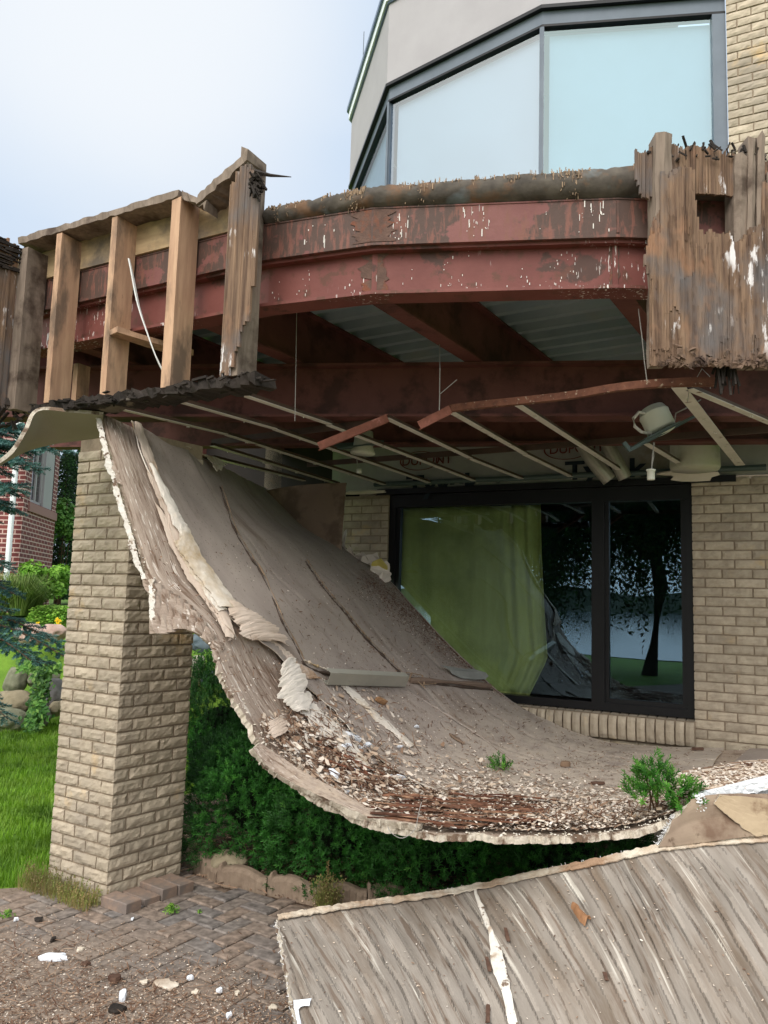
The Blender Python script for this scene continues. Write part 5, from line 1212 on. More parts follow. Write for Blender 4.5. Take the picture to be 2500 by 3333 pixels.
# connecting piece between panel and heap
M['tanboard']=mk('tan_stained_board',(132,114,98),(154,136,116),5,(1,1,1),c3=(110,88,72),s3=4,t3=(.48,.6),c4=(86,68,54),s4=9,t4=(.60,.66),bump=.3,bs=20,bd=.004)
cp=empty('folded_board',(PZ(2300,2700,.55).x,PZ(2300,2700,.55).y,.5),'brown stained board folded up between the front board and the debris heap at the right','fallen board')
mb=MB(); A_=[PY(2142,2756,3.385),PY(2300,2738,3.37),PY(2500,2718,3.365),PY(2750,2700,3.365)]; B_=[PY(2200,2648,3.395),PY(2290,2592,3.41),PY(2500,2590,3.42),PY(2750,2580,3.42)]
mb.sheet(lambda u,v: crom(A_,u).lerp(crom(B_,u),v)+V((0,.01*NZ.noise(V((u*4,v*3,1))),.012*NZ.noise(V((u*20,v*3,1)))*(v>.95))),60,16,.02,0,0,1,flip=True); mb.build('board',[M['tanboard'],M['gyps']],cp)
mb=MB(); A_=[PY(2322,2615,3.375),PY(2362,2650,3.365),PY(2410,2690,3.355),PY(2458,2722,3.35)]; B_=[PY(2340,2588,3.38),PY(2440,2594,3.38),PY(2600,2620,3.38),PY(2700,2700,3.355)]
mb.sheet(lambda u,v: crom(A_,u).lerp(crom(B_,u),v)+V((.01*NZ.noise(V((u*9,v*9,1))),0,.01*NZ.noise(V((u*20,v*9,1))))),20,14,.008,0,0,1,flip=True); mb.build('board',[mk('cream_stained_board',(160,140,114),(178,158,130),5,c3=(122,98,76),s3=6,t3=(.5,.6),bump=.3),M['gyps']],cp,label='lighter cream board lapped over the brown one')
mb=MB(); 
for k in range(60):
    t=rnd(); a=PY(2142+58*t,2750-100*t,3.39); mb.bar(a,a+V((U(-.02,-.002),U(-.01,.01),U(-.012,.012))),.0015,.0015)
for k in range(50):
    p=PY(U(2265,2296),U(2585,2640),3.38); chunk(mb,p,U(.003,.010))
mb.build('torn_fibre',M['fibre'],cp)['kind']='stuff'
# white and grey foam strip above it
mb=MB(); A_=[PY(2250,2580,3.46),PY(2340,2560,3.47),PY(2500,2520,3.48),PY(2760,2470,3.5)]; 
mb.sheet(lambda u,v: crom(A_,u)+Z*(-.055*v)+V((0,-.01+.006*NZ.noise(V((u*30,v*4,1))),0)),60,5,.02,0,0,0,flip=False); mb.build('edge_strip',mk('white_edge',(216,218,220),(228,230,232),8,c3=(170,140,112),s3=2,t3=(.6,.68),bump=.4,bs=60),cp)
mb=MB(); mb.sheet(lambda u,v: crom(A_,u)+Z*(-.055-.11*v)+V((0,.01+.004*NZ.noise(V((u*60,v*9,1))),0)),60,5,.02,0,0,0,flip=False); mb.build('stucco_strip',mk('grey_stucco',(170,172,172),(196,198,198),60,bump=.6,bs=90,bd=.004),cp)
# heap on the right
mb=MB()
for k in range(2400):
    x=U(2200,2620); yy=2575-(x-2240)*.155; y=yy-U(0,75)*(.4+.6*rnd()); d_=3.47+ (yy-y)*.012; p=PY(x,y,d_); z=rnd()
    if z<.45: a=V((1,.05,.04)); a=V((a.x,a.y+U(-.3,.3),U(-.1,.14))); mb.val=U(0,.8); mb.bar(p,p+a*U(.04,.22),U(.003,.012),U(.002,.006))
    elif z<.55: curlf(mb,p,Z,U(.015,.04),U(.006,.014),U(.6,.95))
    elif z<.75: a=V((1,U(-.2,.2),U(-.05,.1))); mb.val=U(.55,1); mb.bar(p,p+a*U(.03,.12),U(.003,.009),U(.002,.005))
    else: flake(mb,p,V((0,-.4,.9)).normalized(),U(.005,.016),U(.003,.009),U(.1,1))
mb.build('splinter_heap',DEB,kind='stuff',label='heap of splintered lath and paper on the right above the folded board',cat='debris')
# support bed under the heap so it is carried by the sheet
A_=[FL[-1],PY(2290,2588,3.46),PY(2420,2552,3.49),PY(2600,2505,3.52),PY(2850,2450,3.56)]; B_=[BL_[-1],WP(2560,2438,.08),WP(2700,2440,.08),WP(2850,2442,.08),WP(3050,2444,.08)]
mb=MB(); mb.sheet(lambda u,v: crom(A_,u).lerp(crom(B_,u),v)+Z*(.006*NZ.noise(V((u*5,v*7,2)))),40,30,.02,0,1,1,flip=False,uvs=(1.6,3),uvo=1); mb.build('board',[M['sheet'],M['gyps']],sof)
mb=MB(); mb.tube([crom([PY(x,y,3.40) for x,y in ((1262,2690),(1275,2712),(1310,2728),(1350,2700),(1362,2650),(1372,2610))],i/20) for i in range(21)],.0015,5); mb.build('loose_wire',M['wire'],label='thin white wire looped under the front lip of the fallen sheet',cat='wire')
# ================= plants and garden =================
random.seed(51)
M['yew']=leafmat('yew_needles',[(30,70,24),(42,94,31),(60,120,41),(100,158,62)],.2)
M['yewb']=leafmat('yew_needles_bright',[(40,88,24),(58,118,34),(84,146,48),(120,176,70)],.3)
M['twig']=mk('brown_twig',(70,52,38),(92,70,52),10,bump=.3)
M['core']=mk('shrub_dark_core',(14,22,10),(22,30,14),12,bump=.5)
def needles(mb,p,d,l,n,nl,nw,val,flat=0):
    d=d.normalized(); a=d.cross(V((U(-1,1),U(-1,1),U(-1,1)))).normalized(); b=d.cross(a)
    for k in range(n):
        t=k/n; ang=k*2.4; o=(a*math.cos(ang)+b*math.sin(ang)); 
        q=p+d*(l*(.15+.85*t)); dr=(o*1.0+d*(.35+.9*t)).normalized(); s_=dr.cross(d).normalized()*nw/2; L_=nl*(1-.35*t)
        i=[mb.vert(q-s_),mb.vert(q+s_),mb.vert(q+dr*L_*.6+s_),mb.vert(q+dr*L_),mb.vert(q+dr*L_*.6-s_)]
        mb.face(i,0,min(1,max(0,val+U(-.1,.1))))
def yew(c,r,h,n,label,group,mat='yew',bright=0,seed=1,nl=.026):
    random.seed(seed); g=empty('yew_shrub',(c[0],c[1],0),label,'shrub',group)
    mb=MB(); c=V((c[0],c[1],0))
    for k in range(n):
        th=U(0,6.283); ph=math.acos(U(-.42,1)); dr=V((math.sin(ph)*math.cos(th),math.sin(ph)*math.sin(th),math.cos(ph)))
        if dr.y>.55 and rnd()<.7: continue
        bl=1+.20*NZ.noise(dr*2.3+V((seed*3.1,0,0)))+.12*NZ.noise(dr*6+V((seed,2,0)))
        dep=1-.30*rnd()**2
        xy=1/max(.55,math.sin(ph)) if dr.z<0 else 1
        p=c+V((dr.x*r*bl*dep*xy,dr.y*r*.85*bl*dep*xy,h*.50+dr.z*h*(.50 if dr.z>0 else 1.1)*bl*dep)); 
        if p.z<.02: continue
        d=(dr+V((0,0,.55))+V((U(-.5,.5),U(-.5,.5),U(-.4,.4)))).normalized()
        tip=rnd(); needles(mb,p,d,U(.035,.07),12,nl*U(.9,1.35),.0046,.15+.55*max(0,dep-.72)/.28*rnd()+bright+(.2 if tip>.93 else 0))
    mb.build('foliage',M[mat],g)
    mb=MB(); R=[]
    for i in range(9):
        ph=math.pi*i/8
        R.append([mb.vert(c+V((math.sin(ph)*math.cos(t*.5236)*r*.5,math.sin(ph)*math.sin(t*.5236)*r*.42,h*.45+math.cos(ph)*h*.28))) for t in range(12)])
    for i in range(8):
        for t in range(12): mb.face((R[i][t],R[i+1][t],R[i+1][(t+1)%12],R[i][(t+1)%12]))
    mb.build('branches',M['core'],g,smooth=True)  # solid dark core, no real branches: colours in the shade inside the shrub
GY='low yew shrubs under the fallen soffit'
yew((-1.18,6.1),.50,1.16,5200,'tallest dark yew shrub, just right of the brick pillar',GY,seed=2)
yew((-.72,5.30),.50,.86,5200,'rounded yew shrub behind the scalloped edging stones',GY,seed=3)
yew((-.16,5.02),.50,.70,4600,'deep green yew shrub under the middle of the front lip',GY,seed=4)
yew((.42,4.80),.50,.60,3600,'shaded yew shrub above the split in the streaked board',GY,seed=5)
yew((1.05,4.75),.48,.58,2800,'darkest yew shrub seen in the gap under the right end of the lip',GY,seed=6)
def sprig(name,px,py,d0,w_,h_,n,label):
    random.seed(n); base=PY(px,py,d0); g=empty(name,base,label,'shrub','yew tips poking through the fallen soffit'); mb=MB(); st=MB()
    for k in range(n):
        f=U(-.5,.5); hh=rnd()*h_*(1-.9*abs(f)); p=base+V((f*w_,U(-.06,.10),hh)); 
        d=V((f*1.2,U(-.6,.3),U(.3,1.1))).normalized(); needles(mb,p,d,U(.03,.07),15,.026,.0045,U(.1,.95))
    mb.build('foliage',M['yewb'],g); 
    for k in range(5): st.tube([base+V((U(-.03,.03),.03,-.12)),base+V((U(-.4,.4)*w_,.02,h_*.5))],.003,5)
    st.build('stem',M['twig'],g)
sprig('yew_twig',2165,2610,3.46,.26,.11,130,'bright green yew tip pushing up at the right end of the fallen soffit lip')
sprig('yew_twig',2135,2560,3.5,.12,.12,50,'slender upright yew tip rising behind the brighter bushy one')
sprig('yew_twig',2235,2640,3.44,.10,.05,28,'small dark yew tip hanging in the gap beside the brown folded board')
p=on(1632,2512,.0); b=proj(p); sprig('yew_twig',1632,2512,p.y,.075,.07,26,'tiny yew tip growing through the middle of the fallen sheet')
# leafy clouds
def leaf(mb,p,n,s,val,asp=.6):
    a=V((U(-1,1),U(-1,1),U(-1,1))).cross(n); 
    if a.length<.01: return
    a.normalize(); b=n.cross(a); i=[mb.vert(p+a*(x*s)+b*(y*s*asp)+n*(z*s)) for x,y,z in ((-.5,0,0),(0,-.5,.08),(.5,0,-.1),(0,.5,.08))]; mb.face(i,0,val)
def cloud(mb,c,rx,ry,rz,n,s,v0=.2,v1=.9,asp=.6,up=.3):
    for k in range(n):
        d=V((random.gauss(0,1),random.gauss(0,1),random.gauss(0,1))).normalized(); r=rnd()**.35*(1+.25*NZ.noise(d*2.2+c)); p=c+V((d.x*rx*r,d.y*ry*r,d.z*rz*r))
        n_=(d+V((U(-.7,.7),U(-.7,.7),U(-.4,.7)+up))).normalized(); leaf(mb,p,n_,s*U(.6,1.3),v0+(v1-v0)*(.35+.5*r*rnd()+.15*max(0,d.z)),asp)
# arborvitae columns
M['arb']=leafmat('arborvitae',[(16,38,14),(26,56,20),(40,78,28),(64,104,40)],.15)
def arbor(px,yt,d,r,label,zb=1.5):
    g0=PY(px,1900,d); t=PY(px+(1900-yt)*.07,yt,d); c=V((g0.x,g0.y,zb)); H=t.z-zb; g=empty('arborvitae',c,label,'tree','tall arborvitae behind the pillar'); mb=MB()
    for k in range(9000):
        z=rnd(); th=U(0,6.283); R_=r*(1-z**4)*(1+.35*NZ.noise(V((math.cos(th)*1.5,math.sin(th)*1.5,z*9+px))))*U(.75,1.05); p=c+V((math.cos(th)*R_,math.sin(th)*R_,z*H)); leaf(mb,p,V((math.cos(th),math.sin(th),.5)).normalized(),U(.05,.10),rnd()**1.3,.35)
    mb.build('crown',M['arb'],g); mb=MB(); mb.tube([c-Z*.1,c+Z*H*.9],.05,7,rf=lambda t:.06*(1-t)+.01); mb.build('trunk',M['twig'],g)
    mb=MB(); 
arbor(190,1446,16.5,.42,'left arborvitae, touching the corner of the red brick house'); arbor(238,1438,17.2,.46,'right arborvitae, next to the edge of the tan pillar'); arbor(285,1450,17.5,.46,'arborvitae hidden mostly by the tan pillar')
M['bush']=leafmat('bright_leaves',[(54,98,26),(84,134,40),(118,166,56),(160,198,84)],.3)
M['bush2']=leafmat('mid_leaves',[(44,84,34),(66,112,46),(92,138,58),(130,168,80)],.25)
def bush(name,px,py,d,rx,rz,n,s,mat,label,cat='shrub',group=None,stems=6,asp=.55):
    c=PY(px,py,d); zb=terr(c.x,c.y); g=empty(name,(c.x,c.y,zb),label,cat,group); mb=MB()
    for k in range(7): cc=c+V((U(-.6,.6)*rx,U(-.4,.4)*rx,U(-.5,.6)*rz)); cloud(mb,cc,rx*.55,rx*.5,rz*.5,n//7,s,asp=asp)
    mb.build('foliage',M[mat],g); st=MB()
    for k in range(stems): q=c+V((U(-.5,.5)*rx,U(-.3,.3)*rx,U(0,.6)*rz)); st.tube([V((c.x+U(-.05,.05),c.y,zb-.02)),q],.006,5)
    st.build('stem',M['twig'],g)
bush('arborvitae_bush',212,1690,15.6,.34,.55,1500,.10,'bush2','lighter green bush in front of the tall arborvitae','shrub',stems=3)
bush('leafy_shrub',145,1895,12.6,.36,.33,1500,.085,'bush','bright leafy shrub at the foot of the red brick house','shrub','leafy shrubs by the red brick house')
bush('leafy_shrub',198,1890,12.9,.26,.28,1000,.08,'bush','smaller leafy shrub between its brighter neighbour and the tan pillar','shrub','leafy shrubs by the red brick house')
# ornamental grass
M['grassy']=leafmat('grass_blades',[(64,92,34),(92,122,48),(128,152,76),(160,174,108)],.3)
def tuft(name,c,n,h,w_,spread,mat,label,cat,group=None):
    g=MB()
    for k in range(n):
        a=U(0,6.283); r=rnd()*spread*.25; p=c+V((math.cos(a)*r,math.sin(a)*r,0)); lean=U(.15,1)*spread; d=V((math.cos(a),math.sin(a),0)); s_=V((-d.y,d.x,0))*w_/2; hh=h*U(.6,1.1); v=rnd()
        q=[p,p+d*lean*.3+Z*hh*.6,p+d*lean*.7+Z*hh*.95,p+d*lean*1.05+Z*hh*.8]
        for i in range(3):
            wa=1-i*.3; wb=1-(i+1)*.32; g.face([g.vert(q[i]-s_*wa),g.vert(q[i]+s_*wa),g.vert(q[i+1]+s_*wb),g.vert(q[i+1]-s_*wb)],0,v)
    return g.build(name,M[mat],label=label,cat=cat,group=group,org=c)
def gp(px,py,d): c=PY(px,py,d); c.z=terr(c.x,c.y); return c
tuft('ornamental_grass',gp(60,2000,11.9),900,.62,.012,.55,'grassy','big arching ornamental grass clump above the boulders, beside the spruce','ornamental grass','ornamental grass clumps')
tuft('ornamental_grass',gp(-10,2000,11.8),600,.5,.012,.5,'grassy','ornamental grass clump cut by the left picture edge','ornamental grass','ornamental grass clumps')
tuft('ornamental_grass',gp(110,1985,12.3),500,.45,.010,.4,'grassy','airy pale ornamental grass clump nearer the yellow flowers','ornamental grass','ornamental grass clumps')
mb=MB()
for k in range(2600):
    c=PY(U(118,235),U(1962,2052),11.9); q=V((c.x,c.y+U(-.4,.6),0)); q.z=terr(q.x,q.y)+U(.02,.16); leaf(mb,q,V((U(-.4,.4),U(-.6,.2),1)).normalized(),U(.03,.06),U(.4,1),.8)
mb.build('ground_cover',M['bush'],kind='stuff',label='bright yellow green ground cover above the boulders',cat='ground cover')
M['yellow']=mk('yellow_petals',(230,190,30),(240,206,50),5,bump=0)
mb=MB()
for px,py in ((182,2018),(194,2020),(184,2016),(192,2032),(188,2028),(122,2030)):
    c=PY(px,py,11.3); 
    for k in range(8): leaf(mb,c+V((U(-.02,.02),0,U(-.02,.02))),V((U(-.5,.5),-1,U(0,.6))).normalized(),.035,.5)
mb.build('yellow_flowers',M['yellow'],kind='stuff',label='yellow flowers in the ground cover',cat='flowers')
# boulders
def ico(sub=3):
    import bmesh
    b=bmesh.new(); bmesh.ops.create_icosphere(b,subdivisions=sub,radius=1); v=[x.co.copy() for x in b.verts]; f=[[y.index for y in x.verts] for x in b.faces]; b.free(); return v,f
IV,IF=ico(4)
def rockmat(name,c1,c2,c3): return mk(name,c1,c2,5,c3=c3,s3=3,t3=(.5,.62),bump=.6,bs=18,bd=.02)
RM={'pink':rockmat('pink_granite',(170,140,128),(196,172,158),(120,112,108)),'grey':rockmat('grey_granite',(118,114,116),(146,142,142),(84,80,84)),'green':rockmat('mossy_stone',(112,114,92),(136,134,112),(82,88,66)),'tan':rockmat('tan_stone',(136,124,100),(156,144,120),(96,88,72)),'blue':rockmat('blue_grey_stone',(90,104,112),(110,122,128),(64,74,82)),'pale':rockmat('pale_stone',(176,166,152),(196,188,176),(130,118,108))}
def rock(x0,x1,y0,y1,d,mat,label,group='boulders of the retaining wall',flat=1.,name='boulder',seed=0):
    c=PY((x0+x1)/2,(y0+y1)/2,d); a=PY(x0,(y0+y1)/2,d); b=PY(x1,(y0+y1)/2,d); t=PY((x0+x1)/2,y0,d); e=PY((x0+x1)/2,y1,d)
    rx=(b-a).length/2; rz=(t-e).length/2; ry=max(rx,rz)*.8*flat; mb=MB(); s_=V((x0*.37,y0*.11,seed))
    for v in IV:
        k=1+.30*NZ.noise(v*1.1+s_)+.12*NZ.noise(v*2.7+s_)+.04*NZ.noise(v*7+s_)+.02*NZ.noise(v*16+s_)
        # facets
        w_=V((v.x*k,v.y*k,v.z*k)); 
        for n_ in (V((.6,-.5,.6)).normalized(),V((-.7,-.4,.4)).normalized(),V((.1,-.9,.3)).normalized(),V((0,0,1))):
            o=w_.dot(n_)-.86
            if o>0: w_=w_-n_*o*.75
        mb.vert(c+V((w_.x*rx*1.05,w_.y*ry,w_.z*rz*1.05)))
    for f in IF: mb.face(f)
    mb.build(name,RM[mat],label=label,cat='boulder',group=group,smooth=True)
for q in ((66,146,2028,2100,11.0,'pink','pink angular boulder on the top row beside the rounded one'),(132,212,2030,2090,11.1,'pink','rounded pink grey boulder on the top row touching the pillar edge'),(40,72,2040,2080,11.2,'grey','small dark speckled boulder at the left end of the top row'),
          (20,84,2168,2265,10.5,'green','brown green boulder right beside the dark spruce branch'),(92,190,2172,2245,10.6,'green','flat greenish boulder overhanging the purple grey one'),(138,215,2205,2300,10.4,'grey','purple grey rounded boulder beside the pillar edge'),
          (-20,100,2245,2325,10.1,'tan','broad tan boulder under the brown green one'),(-40,82,2300,2395,9.8,'green','large grey green boulder lowest on the left in the lawn'),(102,165,2290,2365,10.1,'grey','small grey boulder wrapped in vine leaves'),(158,215,2282,2330,10.2,'tan','little tan boulder low against the pillar edge'),
          (620,720,2060,2125,10.8,'blue','blue grey boulder high in the gap right of the pillar'),(625,668,2132,2190,10.6,'pale','pale cubic boulder in the gap right of the pillar'),(655,725,2180,2230,10.4,'blue','low blue grey boulder just over the yew top'),(615,672,2178,2235,10.5,'tan','tan boulder low in the gap right of the pillar'),
          (220,330,2080,2190,10.8,'tan','tan boulder behind the pillar, on the left'),(330,450,2090,2260,10.6,'grey','grey boulder behind the middle of the pillar'),(450,600,2080,2240,10.7,'tan','tan boulder behind the right side of the pillar')): rock(*q)
# vine over the boulders
vg=empty('climbing_vine',gp(120,2350,10.0),'green five leaved vine trailing down over the boulders','vine'); mb=MB(); st=MB()
path=[(150,2165),(130,2200),(140,2240),(120,2280),(135,2320),(100,2345),(110,2370)]
for k in range(900):
    t=rnd()*(len(path)-1); i=min(int(t),len(path)-2); x=path[i][0]+(path[i+1][0]-path[i][0])*(t-i)+random.gauss(0,13); y=path[i][1]+(path[i+1][1]-path[i][1])*(t-i)+random.gauss(0,12)
    if x>196: continue
    c=PY(x,y,9.9-(y-2165)*.0012+U(-.15,.1)); leaf(mb,c,V((U(-.6,.6),-1,U(.1,1.1))).normalized(),U(.05,.09),rnd(),.6)
for k in range(260):
    c=PY(U(55,200),U(2150,2190),10.2+U(-.2,.2)); leaf(mb,c,V((U(-.6,.6),-1,U(.1,1.1))).normalized(),U(.05,.09),U(.4,1),.6)
for k in range(260):
    c=PY(U(630,720),U(2115,2210),10.2); leaf(mb,c,V((U(-.6,.6),-1,U(.1,1.1))).normalized(),U(.03,.07),rnd(),.4)
mb.build('foliage',M['bush2'],vg); st.tube([PY(x,y,9.95) for x,y in path],.008,5); st.build('stem',M['twig'],vg)
# neighbouring house
def bricktex(name,c1,c2,mo,bw=.2,rh=.0677,ms=.008):
    m=bpy.data.materials.new(name); m.use_nodes=True; N=m.node_tree.nodes; L=m.node_tree.links; b=N['Principled BSDF']; b.inputs['Roughness'].default_value=.85
    a=N.new('ShaderNodeAttribute'); a.attribute_name='suv'; t=N.new('ShaderNodeTexBrick'); t.inputs['Scale'].default_value=1; t.inputs['Brick Width'].default_value=bw; t.inputs['Row Height'].default_value=rh; t.inputs['Mortar Size'].default_value=ms
    t.inputs['Color1'].default_value=lin(c1); t.inputs['Color2'].default_value=lin(c2); t.inputs['Mortar'].default_value=lin(mo); L.new(a.outputs['Vector'],t.inputs['Vector']); L.new(t.outputs['Color'],b.inputs['Base Color'])
    bp=N.new('ShaderNodeBump'); bp.inputs['Strength'].default_value=.4; bp.inputs['Distance'].default_value=.01; bp.invert=True; L.new(t.outputs['Fac'],bp.inputs['Height']); L.new(bp.outputs[0],b.inputs['Normal']); return m
M['red']=bricktex('red_brick_wall',(122,56,52),(96,44,46),(190,160,152),.21,.076,.010)
nc=PY(80,1600,13.0); nb=empty('red_brick_house',(nc.x,nc.y,1.4),'red brick neighbouring house with a tall window, behind the spruce at the left','house')
fd=V((-1,.03,0)).normalized(); rd=AZ(-9)
def wall(mb,o,d,L_,z0,z1,holes=[],n_=None):
    xs=sorted({0,L_,*[h[0] for h in holes],*[h[1] for h in holes]}); zs=sorted({z0,z1,*[h[2] for h in holes],*[h[3] for h in holes]})
    for x0,x1 in zip(xs,xs[1:]):
        for a,b in zip(zs,zs[1:]):
            if any(h[0]<=x0 and x1<=h[1] and h[2]<=a and b<=h[3] for h in holes): continue
            mb.face([mb.vert(V((o.x,o.y,0))+d*x+Z*z,(x,z,0)) for x,z in ((x0,a),(x1,a),(x1,b),(x0,b))])
def nd(px,py): return (PP(px,py,nc,-9)-V((nc.x,nc.y,0))).dot(rd)
dW0,dW1,dT,dE=nd(99,1625),nd(141,1650),nd(168,1665),nd(180,1690); zS=PP(97,1632,nc,-9).z
mb=MB(); wall(mb,nc,fd,5,1.2,6); wall(mb,nc,rd,dE,1.2,6,[(dW0,dT,zS,5.4)]); wall(mb,V((nc.x,nc.y,0))+rd*dE,V((-1,.1,0)),5,1.2,6); mb.build('wall',M['red'],nb)
mb=MB(); mb.par(V((nc.x-5,nc.y-.3,6)),V((5.4,0,0)),rd*(dE+.6),Z*.15); mb.par(V((nc.x,nc.y,1.2))+V((-.6,.3,0)),V((-4,0,0)),rd*(dE-.6),Z*4.7); mb.build('roof',M['greyframe'],nb)
mb=MB(); mb.par(V((nc.x+.03,nc.y,zS-.17))+rd*(dW0-.1),rd*(dE-dW0+.1),V((-.1,0,0)),Z*.15); mb.build('window_sill',bricktex('red_sill',(118,60,54),(100,50,48),(150,110,104),.07,.3,.008),nb)
fr=MB(); o=V((nc.x,nc.y,0))+rd*dW0+V((-.05,0,0)); 
for x in (0,(dW1-dW0)*.5,dW1-dW0-.06): fr.par(o+rd*x+Z*zS,rd*.06,V((-.05,0,0)),Z*1.9)
fr.par(o+Z*zS,rd*(dW1-dW0),V((-.05,0,0)),Z*.06); fr.par(o+rd*(dW1-dW0)+V((.04,0,0))+Z*zS,rd*(dT-dW1),V((-.08,0,0)),Z*2.6)
fo=fr.build('window',M['pale_panel'],nb)
mb=MB(); mb.poly([o+V((-.03,0,0))+rd*x+Z*z for x,z in ((0,zS),(dW1-dW0,zS),(dW1-dW0,zS+1.9),(0,zS+1.9))]); po_=mb.build('pane',glass('far_glass',(.25,.3,.3),.35),nb); po_.parent=fo; ORG[po_.name]=ORG[nb.name]
mb=MB(); a=PY(61,1400,12.85); b=PY(12,1890,12.85); mb.tube([V((a.x,a.y,6.5)),V((a.x,a.y,a.z)),V((a.x,a.y,b.z)),V((a.x,a.y-.0,1.4))],.045,10); mb.build('downspout',M['whitepaint'],nb)
# spruce
random.seed(61)
M['spr']=leafmat('blue_spruce_needles',[(44,80,76),(66,106,102),(94,134,126),(132,166,154)],.1)
T0=V((-4.35,7.7,-.03)); sg=empty('blue_spruce',T0,'blue spruce with drooping blue green branches at the left edge of the lawn','tree')
mb=MB(); mb.tube([T0,T0+Z*2.2,T0+Z*5],.1,9,rf=lambda t:.13*(1-t)+.02); mb.build('trunk',M['twig'],sg)
nm=MB(); bm=MB()
def twigs(p,q,w0,nt,dens=1.):
    d=(q-p); L_=d.length; dn=d.normalized(); sd=dn.cross(Z).normalized()
    pts=[p.lerp(q,k/6)+Z*(.10*L_*math.sin(k/6*math.pi)-0) for k in range(7)]; bm.tube(pts,.01,5,rf=lambda t:.016*(1-t)+.004)
    for k in range(nt):
        t=.15+.85*k/nt; c=crom(pts,t)
        for s_ in (-1,1):
            l=w0*(1-t*.65)*U(.7,1.15); dd=(sd*s_*1.0+dn*U(.5,1.)+Z*U(-.55,.1)).normalized(); e=c+dd*l; bm.tube([c,e],.003,4,cap=False)
            m_=max(2,int(l/.038))
            for j in range(m_):
                b=c.lerp(e,(j+.3)/m_); needles(nm,b,dd+V((U(-.2,.2),U(-.2,.2),U(-.2,.2))),.06,int(16*dens),.034,.0075,.15+.7*rnd()*(.4+.6*(j/m_)))
                if rnd()<.5: needles(nm,b,dd+sd*U(-1,1)+Z*U(-.6,.3),.06,int(12*dens),.034,.0075,rnd()*.8)
        needles(nm,c,dn,.07,12,.028,.0045,rnd()*.7)
for tip,d,base in (((205,1468),7.4,2.9),((105,1520),7.2,2.8),((60,1455),7.6,3.1),((48,1592),7.2,2.6),((100,1400),7.9,3.2),((25,1650),7.3,2.5),
                   ((20,1850),7.1,2.0),((50,1935),7.2,1.7),((10,1990),7.1,1.6),
                   ((210,2110),7.4,1.42),((205,2135),7.1,1.3),((150,2165),7.2,1.2),((100,2150),6.9,1.25),((25,2340),7.2,.8)):
    q=PY(*tip,d); p=T0+Z*base; twigs(p,q,.46 if tip[1]<1700 else .30,17,1.)
for k in range(26):
    a=U(0,6.283); z=U(.5,4.6); r=1.1*(1-z/5.2)+.2; q=T0+V((math.cos(a)*r,math.sin(a)*r,z-.25))
    if q.x>-4.3: continue
    twigs(T0+Z*z,q,.35,8,.6)
nm.build('foliage',M['spr'],sg); bm.build('branches',M['twig'],sg)
# lawn blades
random.seed(71)
M['blade']=leafmat('lawn_blades',[(74,112,24),(100,140,34),(124,162,46),(154,184,76)],.35)
mb=MB()
def blade(mb,p,h,w_,v):
    a=U(0,6.283); d=V((math.cos(a),math.sin(a),0)); s_=V((-d.y,d.x,0))*w_; t=p+d*h*U(.1,.7)+Z*h
    mb.face([mb.vert(p-s_),mb.vert(p+s_),mb.vert(t)],0,v)
k=0
while k<42000:
    y=4.5+6.3*rnd()**1.3; x=-.05-y*U(.1,.62); 
    if x>-1.95 and y<7: continue
    if y<4.75+(-x-1.95)*-.12: continue
    p=V((x,y,terr(x,y))); v=max(0,min(1,.45+.5*NZ.noise(V((x*2,y*2,0)))+U(-.25,.25))); blade(mb,p,U(.03,.06)*(1+.1*y/5),.0022+.0004*y,v); k+=1
mb.build('lawn_grass',M['blade'],kind='stuff',label='bright green lawn grass left of the pillar',cat='grass')
# dried weeds at the pillar foot
M['dryweed']=leafmat('dry_weeds',[(120,104,60),(146,128,84),(104,112,52),(134,140,72)],.3)
mb=MB()
for k in range(800):
    t=rnd(); c=ARR+EL*(LL*t*1.2-.02)+nL*U(.02,.16); h=U(.05,.17)*(.6+.4*t); c.z=0; a=U(0,6.28); q=c+V((math.cos(a)*h*.3,math.sin(a)*h*.3,h)); v=rnd(); s_=V((.0016,0,0)); mb.face([mb.vert(c-s_),mb.vert(c+s_),mb.vert(q)],0,v)
    if rnd()<.4: 
        for j in range(3): leaf(mb,c.lerp(q,U(.5,1)),V((U(-1,1),-1,1)).normalized(),.012,v)
mb.build('dry_weeds',M['dryweed'],kind='stuff',label='dry tan weeds along the left foot of the pillar',cat='weeds')
def weed(px,py,n,s,h,mat,label,grp='small weeds on the patio'):
    c=PZ(px,py,0); mb=MB()
    for k in range(n): 
        a=U(0,6.28); r=U(0,s); q=c+V((math.cos(a)*r,math.sin(a)*r,U(.2,1)*h*(1-r/s*.6))); leaf(mb,q,V((U(-.5,.5),-.6,1)).normalized(),.02,rnd(),.3); mb.val=.3
        sd_=V((.001,0,0)); mb.face([mb.vert(c-sd_),mb.vert(c+sd_),mb.vert(q)],0,.3)
    mb.build('weed',M[mat],label=label,cat='weed',group=grp)
weed(556,2970,90,.045,.05,'bush','bright green weed sprouting between pavers right of the pillar corner'); weed(22,2985,60,.04,.04,'bush','green weed at the left edge of the dusty pavers'); weed(650,2970,14,.012,.015,'bush','tiny weed seedling beside the bright one')
c=PZ(1062,2960,0); mb=MB()
for k in range(420):
    a=U(0,6.28); r=U(0,.10); h=U(.03,.17); p=c+V((math.cos(a)*r*.4,math.sin(a)*r*.4,0)); q=c+V((math.cos(a)*r,math.sin(a)*r,h)); s_=V((.0014,0,0)); mb.face([mb.vert(p-s_),mb.vert(p+s_),mb.vert(q)],0,rnd()); leaf(mb,q,V((U(-1,1),-1,.6)).normalized(),.014,rnd())
for k in range(60): leaf(mb,c+V((U(-.006,.006),0,U(.1,.26))),V((U(-1,1),-1,U(-.5,.5))).normalized(),.014,.2)
